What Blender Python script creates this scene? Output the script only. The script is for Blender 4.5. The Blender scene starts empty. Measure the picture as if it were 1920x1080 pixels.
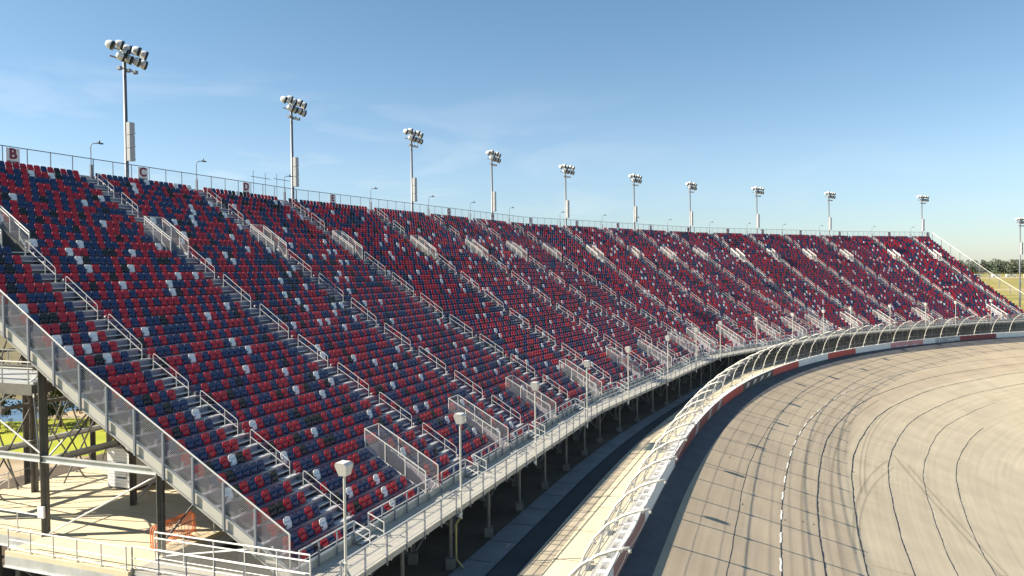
import bpy, math, random
import numpy as np
from mathutils import Vector, Matrix
R = math.radians
C = bpy.context.scene.collection
scene = bpy.context.scene
random.seed(7)
CZ = 16.0                                   # height of the camera above world zero

# ------------------------------------------------------------------ camera, sky, sun, exposure
F_PX, ROLL, PITCH = 1449.448, 0.0106467, 0.0236886
cam_d = bpy.data.cameras.new('camera'); cam = bpy.data.objects.new('camera', cam_d); C.objects.link(cam)
cam_d.sensor_width = 36.0; cam_d.lens = F_PX / 1920 * 36.0
cam_d.clip_start = 0.5; cam_d.clip_end = 8000
_F = Vector((0, math.cos(PITCH), -math.sin(PITCH))); _U = Vector((0, math.sin(PITCH), math.cos(PITCH))); _Rt = Vector((1, 0, 0))
_r = _Rt * math.cos(ROLL) - _U * math.sin(ROLL); _u = _Rt * math.sin(ROLL) + _U * math.cos(ROLL)
cam.matrix_world = Matrix(((_r.x, _u.x, -_F.x, 0), (_r.y, _u.y, -_F.y, 0), (_r.z, _u.z, -_F.z, CZ), (0, 0, 0, 1)))
scene.camera = cam

SUN_E, SUN_AZ = 37.5, 266.0                 # elevation, azimuth of the sun (clockwise from +Y)
sv = Vector((math.sin(R(SUN_AZ)) * math.cos(R(SUN_E)), math.cos(R(SUN_AZ)) * math.cos(R(SUN_E)), math.sin(R(SUN_E))))
sun_d = bpy.data.lights.new('sun', 'SUN'); sun = bpy.data.objects.new('sun', sun_d); C.objects.link(sun)
sun_d.energy = 5.0; sun_d.angle = R(0.5); sun_d.color = (1.0, 0.90, 0.74)
sun.rotation_euler = (-sv).to_track_quat('-Z', 'Y').to_euler(); sun.location = (-60, 0, 120)

world = bpy.data.worlds.new('World'); scene.world = world; world.use_nodes = True
wn, wl = world.node_tree.nodes, world.node_tree.links
wn.clear()
w_out = wn.new('ShaderNodeOutputWorld'); w_bg = wn.new('ShaderNodeBackground'); w_sky = wn.new('ShaderNodeTexSky')
w_sky.sky_type = 'NISHITA'; w_sky.sun_disc = False
w_sky.sun_elevation = R(SUN_E); w_sky.sun_rotation = R(SUN_AZ)
w_sky.altitude = 50; w_sky.air_density = 1.0; w_sky.dust_density = 0.25; w_sky.ozone_density = 1.0
w_tc = wn.new('ShaderNodeTexCoord')
w_map = wn.new('ShaderNodeMapping'); w_map.inputs['Scale'].default_value = (1.0, 1.0, 4.5)
w_noise = wn.new('ShaderNodeTexNoise'); w_noise.inputs['Scale'].default_value = 5.0; w_noise.inputs['Detail'].default_value = 7; w_noise.inputs['Distortion'].default_value = 0.6
w_ramp = wn.new('ShaderNodeValToRGB'); w_ramp.color_ramp.elements[0].position = 0.50; w_ramp.color_ramp.elements[1].position = 0.76
w_sep = wn.new('ShaderNodeSeparateXYZ')
w_low = wn.new('ShaderNodeMapRange'); w_low.inputs[1].default_value = 0.02; w_low.inputs[2].default_value = 0.26; w_low.inputs[3].default_value = 1.0; w_low.inputs[4].default_value = 0.0
w_left = wn.new('ShaderNodeMapRange'); w_left.inputs[1].default_value = 0.25; w_left.inputs[2].default_value = -0.45; w_left.inputs[3].default_value = 0.12; w_left.inputs[4].default_value = 1.0
w_m1 = wn.new('ShaderNodeMath'); w_m1.operation = 'MULTIPLY'
w_m2 = wn.new('ShaderNodeMath'); w_m2.operation = 'MULTIPLY'
w_m3 = wn.new('ShaderNodeMath'); w_m3.operation = 'MULTIPLY'; w_m3.inputs[1].default_value = 0.75
w_hsv = wn.new('ShaderNodeHueSaturation'); w_hsv.inputs['Saturation'].default_value = 0.95; w_hsv.inputs['Value'].default_value = 1.0
w_mix = wn.new('ShaderNodeMix'); w_mix.data_type = 'RGBA'
w_mix.inputs['B'].default_value = (9.0, 8.9, 8.7, 1)
wl.new(w_tc.outputs['Generated'], w_map.inputs['Vector']); wl.new(w_map.outputs['Vector'], w_noise.inputs['Vector'])
wl.new(w_noise.outputs['Fac'], w_ramp.inputs['Fac']); wl.new(w_tc.outputs['Generated'], w_sep.inputs['Vector'])
wl.new(w_sep.outputs['Z'], w_low.inputs['Value']); wl.new(w_sep.outputs['X'], w_left.inputs['Value'])
wl.new(w_ramp.outputs['Color'], w_m1.inputs[0]); wl.new(w_low.outputs[0], w_m1.inputs[1])
wl.new(w_m1.outputs[0], w_m2.inputs[0]); wl.new(w_left.outputs[0], w_m2.inputs[1]); wl.new(w_m2.outputs[0], w_m3.inputs[0])
w_tint = wn.new('ShaderNodeValToRGB'); w_zr = wn.new('ShaderNodeMapRange'); w_zr.inputs[1].default_value = 0.0; w_zr.inputs[2].default_value = 0.40
w_tint.color_ramp.elements[0].color = (0.72, 0.83, 1.02, 1); w_tint.color_ramp.elements[1].color = (0.68, 1.0, 1.04, 1)
e_ = w_tint.color_ramp.elements.new(0.30); e_.color = (0.92, 1.04, 1.16, 1)
w_mul = wn.new('ShaderNodeMix'); w_mul.data_type = 'RGBA'; w_mul.blend_type = 'MULTIPLY'; w_mul.inputs['Factor'].default_value = 1.0
wl.new(w_sep.outputs['Z'], w_zr.inputs['Value']); wl.new(w_zr.outputs[0], w_tint.inputs['Fac']); wl.new(w_sky.outputs['Color'], w_mul.inputs['A']); wl.new(w_tint.outputs['Color'], w_mul.inputs['B'])
wl.new(w_mul.outputs['Result'], w_hsv.inputs['Color']); wl.new(w_hsv.outputs['Color'], w_mix.inputs['A'])
wl.new(w_m3.outputs[0], w_mix.inputs['Factor']); wl.new(w_mix.outputs['Result'], w_bg.inputs['Color'])
wl.new(w_bg.outputs['Background'], w_out.inputs['Surface'])
w_bg.inputs['Strength'].default_value = 0.064
scene.view_settings.view_transform = 'Standard'; scene.view_settings.look = 'None'
scene.view_settings.gamma = 1.0; scene.view_settings.exposure = 1.08
try:
    scene.cycles.max_bounces = 6; scene.cycles.transparent_max_bounces = 24; scene.cycles.use_denoising = True
except Exception: pass

# ------------------------------------------------------------------ materials
def mat(name, col, rough=0.6, metal=0.0, var=0.0, scale=3.0, col2=None, bump=0.0, coat=0.0, stretch=None):
    m = bpy.data.materials.new(name); m.use_nodes = True
    nt = m.node_tree; b = nt.nodes['Principled BSDF']
    b.inputs['Roughness'].default_value = rough; b.inputs['Metallic'].default_value = metal
    if coat: b.inputs['Coat Weight'].default_value = coat
    c1 = (*col, 1)
    if var or col2:
        tc = nt.nodes.new('ShaderNodeTexCoord'); no = nt.nodes.new('ShaderNodeTexNoise')
        no.inputs['Scale'].default_value = scale; no.inputs['Detail'].default_value = 6; no.inputs['Roughness'].default_value = 0.62
        src = tc.outputs['Object']
        if stretch:
            mp = nt.nodes.new('ShaderNodeMapping'); mp.inputs['Scale'].default_value = stretch
            nt.links.new(src, mp.inputs['Vector']); src = mp.outputs['Vector']
        nt.links.new(src, no.inputs['Vector'])
        rp = nt.nodes.new('ShaderNodeValToRGB'); rp.color_ramp.elements[0].position = 0.3; rp.color_ramp.elements[1].position = 0.72
        if col2: a, z = c1, (*col2, 1)
        else: a = tuple(v * (1 - var) for v in col) + (1,); z = tuple(min(1, v * (1 + var)) for v in col) + (1,)
        rp.color_ramp.elements[0].color = a; rp.color_ramp.elements[1].color = z
        nt.links.new(no.outputs['Fac'], rp.inputs['Fac']); nt.links.new(rp.outputs['Color'], b.inputs['Base Color'])
        if bump:
            bp = nt.nodes.new('ShaderNodeBump'); bp.inputs['Strength'].default_value = bump; bp.inputs['Distance'].default_value = 0.02
            nt.links.new(no.outputs['Fac'], bp.inputs['Height']); nt.links.new(bp.outputs['Normal'], b.inputs['Normal'])
    else: b.inputs['Base Color'].default_value = c1
    return m
def veil(name, col, alpha, rough=0.5):
    m = bpy.data.materials.new(name); m.use_nodes = True; nt = m.node_tree
    b = nt.nodes['Principled BSDF']; b.inputs['Base Color'].default_value = (*col, 1); b.inputs['Roughness'].default_value = rough; b.inputs['Metallic'].default_value = 0.3
    tr = nt.nodes.new('ShaderNodeBsdfTransparent'); mx = nt.nodes.new('ShaderNodeMixShader')
    tc = nt.nodes.new('ShaderNodeTexCoord'); wv = nt.nodes.new('ShaderNodeTexNoise'); wv.inputs['Scale'].default_value = 9
    mr = nt.nodes.new('ShaderNodeMapRange'); mr.inputs[1].default_value = .3; mr.inputs[2].default_value = .7; mr.inputs[3].default_value = alpha * .93; mr.inputs[4].default_value = alpha * 1.07
    nt.links.new(tc.outputs['Object'], wv.inputs['Vector']); nt.links.new(wv.outputs['Fac'], mr.inputs['Value']); nt.links.new(mr.outputs[0], mx.inputs['Fac'])
    nt.links.new(tr.outputs[0], mx.inputs[1]); nt.links.new(b.outputs[0], mx.inputs[2])
    nt.links.new(mx.outputs[0], nt.nodes['Material Output'].inputs['Surface'])
    return m
M = dict(
    red=mat('seat_red', (0.47, 0.008, 0.026), .36, var=.10, scale=.35),
    navy=mat('seat_navy', (0.010, 0.034, 0.118), .36, var=.14, scale=.35),
    black=mat('seat_black', (0.010, 0.013, 0.015), .38),
    white=mat('seat_white', (0.80, 0.80, 0.80), .38),
    bracket=mat('seat_bracket', (0.17, 0.16, 0.19), .5, .3),
    deck=mat('deck_grey', (0.26, 0.23, 0.28), .55, var=.16, scale=1.5),
    alu=mat('aluminium', (0.40, 0.39, 0.41), .45, .35, var=.12, scale=2.0),
    tread=mat('tread_aluminium', (0.50, 0.50, 0.51), .45, .25, var=.10, scale=3.0),
    walk=mat('walkway_plank', (0.42, 0.40, 0.35), .6, .1, var=.10, scale=1.2),
    rail=mat('rail_galvanised', (0.66, 0.64, 0.60), .4, .15),
    post=mat('post_grey', (0.22, 0.24, 0.28), .5, .3),
    steel=mat('steel_weathered', (0.16, 0.155, 0.14), .6, .3, var=.25, scale=1.0),
    galv=mat('steel_galvanised', (0.52, 0.53, 0.52), .5, .3, var=.15, scale=1.2),
    stringer=mat('stringer_paint', (0.46, 0.45, 0.41), .5, .1, var=.08, scale=1.0),
    conc=mat('concrete_warm', (0.60, 0.52, 0.40), .85, var=.10, scale=.6, bump=.1),
    beige=mat('concrete_cream', (0.66, 0.56, 0.38), .85, var=.12, scale=.35, bump=.1),
    rough=mat('concrete_old', (0.40, 0.34, 0.25), .9, var=.22, scale=.8, bump=.2),
    side=mat('concrete_sidewalk', (0.17, 0.18, 0.19), .9, var=.2, scale=.5),
    dirt=mat('dirt', (0.10, 0.075, 0.05), .95, var=.3, scale=.4, bump=.3),
    asph=mat('asphalt_dark', (0.035, 0.038, 0.042), .85, var=.3, scale=.4),
    wallc=mat('wall_concrete', (0.45, 0.44, 0.41), .8, var=.15, scale=.6),
    wwhite=mat('barrier_white', (0.80, 0.79, 0.78), .45, var=.05, scale=.6),
    wred=mat('barrier_red', (0.52, 0.022, 0.025), .45, var=.08, scale=.8),
    wmar=mat('barrier_maroon', (0.20, 0.012, 0.030), .45, var=.08, scale=.8),
    wblk=mat('barrier_black', (0.018, 0.018, 0.022), .45),
    wblue=mat('barrier_blue', (0.010, 0.06, 0.30), .45),
    wpink=mat('barrier_pink', (0.62, 0.26, 0.27), .5, var=.3, scale=1.2),
    wgrey=mat('barrier_picture', (0.12, 0.14, 0.16), .5, col2=(0.55, 0.57, 0.58), scale=.5),
    foam=mat('foam_block', (0.74, 0.74, 0.73), .7, var=.08, scale=2),
    pole=mat('pole_galvanised', (0.17, 0.18, 0.20), .45, .3, var=.06, scale=1),
    lampw=mat('lamp_white', (0.80, 0.78, 0.74), .45),
    lampd=mat('lamp_dark', (0.03, 0.035, 0.04), .4),
    fence=mat('fence_tube', (0.58, 0.56, 0.50), .45, .15),
    sign=mat('sign_white', (0.78, 0.77, 0.76), .5),
    maroon=mat('sign_maroon', (0.22, 0.010, 0.030), .5),
    dark=mat('sign_black', (0.03, 0.02, 0.03), .5),
    orange=mat('barricade_orange', (0.75, 0.24, 0.08), .5),
    roofk=mat('kiosk_roof', (0.42, 0.40, 0.37), .8, var=.1),
    kiosk=mat('kiosk_panel', (0.74, 0.74, 0.74), .5, var=.04, scale=1),
    blue=mat('label_blue', (0.01, 0.07, 0.16), .5),
    bark=mat('bark', (0.10, 0.075, 0.055), .9, var=.3, scale=3),
    mesh=veil('chain_link', (0.50, 0.50, 0.50), .16),
    meshw=veil('chain_link_light', (0.60, 0.59, 0.56), .16),
    meshf=veil('catch_fence_mesh', (0.50, 0.49, 0.46), .30),
    meshfar=veil('chain_link_faint', (0.45, 0.47, 0.50), .08),
    leaf1=mat('leaf_olive', (0.10, 0.105, 0.02), .7, var=.35, scale=.6),
    leaf2=mat('leaf_dark', (0.035, 0.05, 0.018), .7, var=.3, scale=.6),
    leaf3=mat('leaf_brown', (0.19, 0.12, 0.055), .8, var=.3, scale=.6),
    leaf4=mat('leaf_far', (0.075, 0.095, 0.060), .9, var=.3, scale=.02),
    leaf5=mat('leaf_far_brown', (0.12, 0.10, 0.06), .9, var=.3, scale=.02),
    cable=mat('cable', (0.30, 0.30, 0.30), .5, .5),
    tar=mat('tar', (0.018, 0.018, 0.022), .5),
    paint=mat('lane_paint', (0.68, 0.66, 0.62), .6),
    skid=veil('tyre_mark', (0.16, 0.125, 0.09), .20, .9),
    van=mat('van_white', (0.78, 0.78, 0.77), .4), van2=mat('van_window', (0.03, 0.035, 0.04), .2),
    yellow=mat('yellow_paint', (0.40, 0.34, 0.13), .5),
)

for q in ('red', 'navy', 'black'): M[q].node_tree.nodes['Principled BSDF'].inputs['Specular IOR Level'].default_value = .35
# ------------------------------------------------------------------ mesh helpers
ORG = {}
class MB:
    def __init__(s): s.v = []; s.f = []; s.m = []; s.mi = 0
    def quad(s, *p):
        i = len(s.v); s.v += [tuple(q) for q in p]; s.f.append(tuple(range(i, i + len(p)))); s.m.append(s.mi); return s
    def box8(s, p):
        i = len(s.v); s.v += [tuple(q) for q in p]
        for f in ((0, 3, 2, 1), (4, 5, 6, 7), (0, 1, 5, 4), (1, 2, 6, 5), (2, 3, 7, 6), (3, 0, 4, 7)):
            s.f.append(tuple(i + k for k in f)); s.m.append(s.mi)
        return s
    def box(s, c, d):
        x, y, z = c; a, b, e = d[0] / 2, d[1] / 2, d[2] / 2
        return s.box8([(x - a, y - b, z - e), (x + a, y - b, z - e), (x + a, y + b, z - e), (x - a, y + b, z - e),
                       (x - a, y - b, z + e), (x + a, y - b, z + e), (x + a, y + b, z + e), (x - a, y + b, z + e)])
    def bar(s, a, b, w, h, up=(0, 0, 1)):
        a, b = Vector(a), Vector(b); t = (b - a).normalized(); up = Vector(up)
        if abs(t.dot(up)) > .98: up = Vector((1, 0, 0))
        x = t.cross(up).normalized() * (w / 2); y = x.cross(t).normalized() * (h / 2)
        return s.box8([a - x - y, a + x - y, b + x - y, b - x - y, a - x + y, a + x + y, b + x + y, b - x + y])
    def path(s, pts, r, n=5, cap=True):
        pts = [Vector(p) for p in pts]; rs = r if isinstance(r, (list, tuple)) else [r] * len(pts); rings = []
        ref = None
        for k, p in enumerate(pts):
            t = (pts[min(k + 1, len(pts) - 1)] - pts[max(k - 1, 0)]).normalized()
            if ref is None or abs(ref.dot(t)) > .97: ref = Vector((0, 0, 1)) if abs(t.z) < .9 else Vector((1, 0, 0))
            x = t.cross(ref).normalized(); y = x.cross(t).normalized(); ref = y
            i = len(s.v); rings.append(i)
            for q in range(n):
                a = 2 * math.pi * q / n; w = p + (x * math.cos(a) + y * math.sin(a)) * rs[k]; s.v.append(tuple(w))
        for k in range(len(rings) - 1):
            for q in range(n):
                s.f.append((rings[k] + q, rings[k] + (q + 1) % n, rings[k + 1] + (q + 1) % n, rings[k + 1] + q)); s.m.append(s.mi)
        if cap:
            s.f.append(tuple(rings[0] + q for q in reversed(range(n)))); s.m.append(s.mi)
            s.f.append(tuple(rings[-1] + q for q in range(n))); s.m.append(s.mi)
        return s
    def tube(s, a, b, r, n=5): return s.path([a, b], r, n)
    def lathe(s, a, b, prof, n=10):            # prof: list of (t along a->b in metres, radius)
        a = Vector(a); t = (Vector(b) - a).normalized()
        return s.path([a + t * q[0] for q in prof], [q[1] for q in prof], n)
    def build(s, name, mats, parent=None, origin=None, smooth=False):
        me = bpy.data.meshes.new(name); o = None
        if parent is not None: org = ORG[parent.name]
        else: org = Vector(origin) if origin is not None else Vector((0, 0, 0))
        v = np.array(s.v, dtype=np.float64) - np.array(org)
        me.from_pydata(v.tolist(), [], s.f)
        if not isinstance(mats, (list, tuple)): mats = [mats]
        for m in mats: me.materials.append(m)
        if len(mats) > 1: me.polygons.foreach_set('material_index', s.m)
        if smooth: me.polygons.foreach_set('use_smooth', [True] * len(me.polygons))
        me.update()
        o = bpy.data.objects.new(name, me); C.objects.link(o)
        if parent is not None: o.parent = parent
        else: o.location = org
        ORG[o.name] = org
        return o
def tag(o, label=None, cat=None, group=None, kind=None):
    if label: o['label'] = label
    if cat: o['category'] = cat
    if group: o['group'] = group
    if kind: o['kind'] = kind
    return o
def empty(name, loc, label, cat, group=None, rz=0.0):
    o = bpy.data.objects.new(name, None); o.location = loc; o.rotation_euler = (0, 0, rz); C.objects.link(o)
    o.empty_display_size = .2; ORG[o.name] = Vector(loc)
    return tag(o, label, cat, group)
def local(name, loc, label, cat, group=None, rz=0.0):      # an Empty whose parts are built in its own axes
    o = empty(name, loc, label, cat, group, rz); ORG[o.name] = Vector((0, 0, 0)); return o
def dup(root, loc, rz, label, group=None, only_root=False):
    c = root.copy(); C.objects.link(c); c.location = loc; c.rotation_euler = (0, 0, rz); c['label'] = label
    if group: c['group'] = group
    def rec(src, dst):
        for ch in KIDS.get(src.name, ()):
            k = ch.copy(); C.objects.link(k); k.parent = dst; rec(ch, k)
    rec(root, c)
    return c
KIDS = {}
def kids(root, *ch): KIDS[root.name] = list(ch); return root
ORDS = ['zeroth', 'first', 'second', 'third', 'fourth', 'fifth', 'sixth', 'seventh', 'eighth', 'ninth', 'tenth', 'eleventh', 'twelfth', 'thirteenth',
        'fourteenth', 'fifteenth', 'sixteenth', 'seventeenth', 'eighteenth', 'nineteenth', 'twentieth']
def ordn(k): return ORDS[k] if k < len(ORDS) else ('twenty-' + ORDS[k - 20] if k < 30 else 'thirtieth' if k == 30 else 'thirty-' + ORDS[k - 30])

# ------------------------------------------------------------------ plan of the stand: five straight runs with bends
V = np.array([[-35.56205, 46.98846], [-22.10972, 81.57781], [2.48566, 127.92746], [39.83015, 166.44226], [84.83616, 194.23675]])
H = np.array([0.3709144, 0.4878648, 0.76997199, 1.01755564, 1.22326803])
LEN = [37.11318, 52.47116, 53.647, 52.89684, 27.2]
D = 32.82315
T = [np.array([math.sin(k), math.cos(k)]) for k in H]; N = [np.array([math.cos(k), -math.sin(k)]) for k in H]
RZ = [math.pi / 2 - k for k in H]                  # local x along the run, local y up the stand
S_LEFT = -5.2
def SP(c, s, d, z): p = V[c] + T[c] * s + N[c] * (D - d); return Vector((p[0], p[1], z + CZ))
def s_lo(c, d): return S_LEFT if c == 0 else (D - d) * math.tan((H[c] - H[c - 1]) / 2)
def s_hi(c, d): return LEN[4] - .13 * (D - d) if c == 4 else LEN[c] - (D - d) * math.tan((H[c + 1] - H[c]) / 2)
NR, RD, D0 = 41, 0.767, 2.26
ZW = -12.45                                        # front walkway
def zr(r): return -12.1 + .4425 * r if r <= 16 else -5.02 + .505 * (r - 16)
def dr(r): return D0 + RD * r
def slope_z(d): return zr((d - D0) / RD)
AISLES = [(0, -.41, 'A'), (0, 11.7, 'B'), (0, 22.83, 'C'), (0, 34.75, 'D'), (1, 12.04, 'E'), (1, 24.1, 'F'), (1, 35.2, 'G'), (1, 47.0, 'H'), (2, 9.1, 'I'), (2, 20.75, 'J'),
          (2, 31.3, 'K'), (2, 42.95, 'L'), (3, 4.7, 'M'), (3, 15.9, 'N'), (3, 27.95, 'O'), (3, 41.4, 'P'), (4, 7.0, 'Q'), (4, 20.3, 'R')]
NXT = {'A': 'the near end fence and sign B', 'B': 'signs B and C', 'C': 'signs C and D', 'D': 'signs D and E', 'E': 'signs E and G', 'F': 'the unlettered section and sign G', 'G': 'signs G and H', 'H': 'signs H and I',
       'I': 'signs I and J', 'J': 'signs J and K', 'K': 'signs K and L', 'L': 'signs L and M', 'M': 'signs M and N', 'N': 'signs N and O', 'O': 'signs O and P', 'P': 'signs P and Q', 'Q': 'signs Q and R', 'R': 'signs R and S'}
NXT['E'] = 'sign E and its right pole'; NXT['F'] = 'sign G and its left pole'
AW = 1.22                                          # aisle width
UP_R0, UP_R1 = 29, 31                              # rows cut by the upper stair portals
LOWP = [(0, 6.36), (0, 17.1), (0, 27.8), (1, 6.42), (1, 19.1), (1, 29.9), (1, 42.6), (2, 5.6), (2, 14.3), (2, 26.6), (2, 37.0), (2, 46.6), (3, 11.4), (3, 21.8), (3, 35.4), (4, 13.5)]
PW = 1.5
def holes(c, r):
    h = []
    if UP_R0 <= r <= UP_R1: h += [(s - .85, s + .85) for cc, s, _ in AISLES if cc == c]
    if r <= 4: h += [(s, s + PW) for cc, s in LOWP if cc == c]
    return h
def cut(lo, hi, hs):
    out = [(lo, hi)]
    for a, b in hs:
        nx = []
        for p, q in out:
            if b <= p or a >= q: nx.append((p, q)); continue
            if a > p: nx.append((p, a))
            if b < q: nx.append((b, q))
        out = nx
    return [(a, b) for a, b in out if b - a > .05]

# ------------------------------------------------------------------ plan of the track: outer wall curve, banked surface
PR = (7.6946162, 46.6455334, 0.32868226, 0.05635118, 0.65533299, -0.19755192)
_f = np.arange(-90, 420.01, .25)
def _head(x):
    xc = np.clip(x, -60, 185) / 100
    return PR[2] + PR[3] * xc + PR[4] * xc ** 2 + PR[5] * xc ** 3 + np.clip(x - 185, 0, 400) * .0015
_hd = _head(_f); _X = np.concatenate([[0], np.cumsum((np.sin(_hd[1:]) + np.sin(_hd[:-1])) / 2 * .25)]); _Y = np.concatenate([[0], np.cumsum((np.cos(_hd[1:]) + np.cos(_hd[:-1])) / 2 * .25)])
_X += PR[0] - np.interp(0, _f, _X); _Y += PR[1] - np.interp(0, _f, _Y)
SLP = .0065
def rise(s): return SLP * (min(max(s, -60), 200) + 8)
BANK = math.tan(R(18.5))
def zt(s, e):
    b = -15.95 + rise(s)
    return b - BANK * min(e, 40)
def WP(s, e, z):
    x = np.interp(s, _f, _X); y = np.interp(s, _f, _Y); h = np.interp(s, _f, _hd)
    return Vector((x + e * math.cos(h), y - e * math.sin(h), z + CZ))
def TP(s, e, up=0.0): return WP(s, e, zt(s, e) + up)
_O = [V[0] + T[0] * S_LEFT * 12 + N[0] * D] + [np.array(SP(c, s_lo(c, 0), 0, 0))[:2] for c in range(1, 5)] + [np.array(SP(4, 120, 0, 0))[:2]]
def gap(s):                                         # clear distance from the walkway edge to the track wall
    p = np.array(WP(s, 0, 0))[:2]; best = 99
    for a, b in zip(_O[:-1], _O[1:]):
        ab = b - a; k = np.clip((p - a) @ ab / (ab @ ab), 0, 1); best = min(best, np.linalg.norm(p - a - ab * k))
    return best
_gs = np.arange(-60, 300, 4.0); _gg = np.array([gap(s) for s in _gs]); _gg = np.convolve(np.pad(_gg, 3, 'edge'), np.ones(7) / 7, 'valid')
def G(s): return float(np.interp(s, _gs, _gg))

def ribbon(mb, s0, s1, e0, e1, zf, step=2.0, eN=1):
    ss = np.arange(s0, s1 + .01, step); base = len(mb.v)
    fe0 = e0 if callable(e0) else (lambda s: e0); fe1 = e1 if callable(e1) else (lambda s: e1)
    for s in ss:
        for k in range(eN + 1):
            e = fe0(s) + (fe1(s) - fe0(s)) * k / eN; mb.v.append(tuple(WP(s, e, zf(s, e))))
    w = eN + 1
    for i in range(len(ss) - 1):
        for k in range(eN):
            a = base + i * w + k; mb.f.append((a, a + 1, a + 1 + w, a + w)); mb.m.append(mb.mi)
    return mb

# ================================================================== SETTING
# --- race track
def asphalt_material():
    m = bpy.data.materials.new('track_asphalt'); m.use_nodes = True; nt = m.node_tree; b = nt.nodes['Principled BSDF']; b.inputs['Roughness'].default_value = .85
    uv = nt.nodes.new('ShaderNodeUVMap'); uv.uv_map = 'UVMap'
    sp = nt.nodes.new('ShaderNodeSeparateXYZ'); nt.links.new(uv.outputs[0], sp.inputs[0])
    mp = nt.nodes.new('ShaderNodeMapping'); mp.inputs['Scale'].default_value = (.05, 2.2, 1); nt.links.new(uv.outputs[0], mp.inputs[0])
    n1 = nt.nodes.new('ShaderNodeTexNoise'); n1.inputs['Scale'].default_value = 1.0; n1.inputs['Detail'].default_value = 5; nt.links.new(mp.outputs[0], n1.inputs['Vector'])
    n2 = nt.nodes.new('ShaderNodeTexNoise'); n2.inputs['Scale'].default_value = .22; n2.inputs['Detail'].default_value = 8; nt.links.new(uv.outputs[0], n2.inputs['Vector'])
    n3 = nt.nodes.new('ShaderNodeTexNoise'); n3.inputs['Scale'].default_value = 14; n3.inputs['Detail'].default_value = 3; nt.links.new(uv.outputs[0], n3.inputs['Vector'])
    band = nt.nodes.new('ShaderNodeValToRGB')           # colour across the track: worn outer groove, fence-mesh shadow painted in, paler inner lanes
    mr = nt.nodes.new('ShaderNodeMapRange'); mr.inputs[1].default_value = 0; mr.inputs[2].default_value = 30; nt.links.new(sp.outputs['Y'], mr.inputs['Value']); nt.links.new(mr.outputs[0], band.inputs['Fac'])
    cr = band.color_ramp; cr.elements[0].position = 0; cr.elements[0].color = (.40, .32, .225, 1); cr.elements[1].position = 1; cr.elements[1].color = (.53, .45, .32, 1)
    for p, c in ((.13, (.43, .345, .245, 1)), (.28, (.45, .365, .26, 1)), (.42, (.45, .365, .26, 1)), (.437, (.50, .42, .30, 1))):
        e = cr.elements.new(p); e.color = c
    def mul(a, fac_sock, lo, hi):
        r = nt.nodes.new('ShaderNodeMapRange'); r.inputs[1].default_value = .3; r.inputs[2].default_value = .7; r.inputs[3].default_value = lo; r.inputs[4].default_value = hi
        nt.links.new(fac_sock, r.inputs['Value'])
        v = nt.nodes.new('ShaderNodeVectorMath'); v.operation = 'SCALE'; nt.links.new(a, v.inputs[0]); nt.links.new(r.outputs[0], v.inputs['Scale']); return v.outputs[0]
    c = mul(band.outputs['Color'], n1.outputs['Fac'], .90, 1.08); c = mul(c, n2.outputs['Fac'], .90, 1.08); c = mul(c, n3.outputs['Fac'], .93, 1.06)
    nt.links.new(c, b.inputs['Base Color'])
    bp = nt.nodes.new('ShaderNodeBump'); bp.inputs['Strength'].default_value = .15; bp.inputs['Distance'].default_value = .01; nt.links.new(n3.outputs['Fac'], bp.inputs['Height']); nt.links.new(bp.outputs[0], b.inputs['Normal'])
    return m
mb = MB(); ss = np.arange(-60, 300.1, 1.5); es = [-.2, 0, 2, 4, 6, 8, 10, 13, 16, 20, 24, 26, 30, 40]
uvs = []
for s in ss:
    for e in es: mb.v.append(tuple(TP(s, e))); uvs.append((s, e))
w = len(es)
for i in range(len(ss) - 1):
    for k in range(w - 1): a = i * w + k; mb.f.append((a, a + 1, a + 1 + w, a + w)); mb.m.append(0)
track = mb.build('race_track', asphalt_material()); tag(track, kind='structure')
uvl = track.data.uv_layers.new(name='UVMap'); li = np.zeros(len(track.data.loops), dtype=np.int32); track.data.loops.foreach_get('vertex_index', li)
uvl.data.foreach_set('uv', np.array(uvs)[li].astype(np.float32).ravel())
def strip(mb, pts, wd, up=.005):
    # a thin band of given width lying on the track along (s, e) points
    P = [TP(s, e, up) for s, e in pts]; n = len(P); base = len(mb.v); ws = wd if isinstance(wd, list) else [wd] * n
    for k in range(n):
        t = (P[min(k + 1, n - 1)] - P[max(k - 1, 0)]); t.normalize(); x = t.cross(Vector((0, 0, 1))).normalized() * ws[k] / 2
        mb.v.append(tuple(P[k] - x)); mb.v.append(tuple(P[k] + x))
    for k in range(n - 1): a = base + 2 * k; mb.f.append((a, a + 1, a + 3, a + 2)); mb.m.append(mb.mi)
rng = random.Random(3)
mb = MB()
def crack(e0, s0, s1, w0, amp=.07, gaps=0):
    pts, ws, ph = [], [], rng.random() * 9; s = s0; on = True
    while s < s1:
        e = e0 + amp * (math.sin(s * .21 + ph) + .4 * math.sin(s * .73 + 2 * ph) + .12 * math.sin(s * 2.3 + ph)) + rng.uniform(-.008, .008)
        pts.append((s, e)); ws.append(w0 * rng.uniform(.6, 1.35)); s += .5
    strip(mb, pts, ws)
crack(8.05, -40, 200, .085, .04); crack(10.65, -40, 230, .13, .04); crack(13.5, -40, 230, .13, .06); crack(16.8, -40, 230, .11, .06)
crack(20.1, -20, 110, .08, .08); crack(23.2, -20, 90, .09, .05)
crack(5.1, -40, 200, .05, .05)
for k in range(34):                                       # sealed joints of the inner lanes
    s = -30 + k * 5.05 + rng.uniform(-1.3, 1.3)
    if rng.random() < .55:
        a = rng.uniform(13.2, 17); b = a + rng.uniform(2, 8); strip(mb, [(s + .5 * (e - 2) + rng.uniform(-.03, .03), e) for e in np.arange(a, b, .6)], .03)
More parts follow.
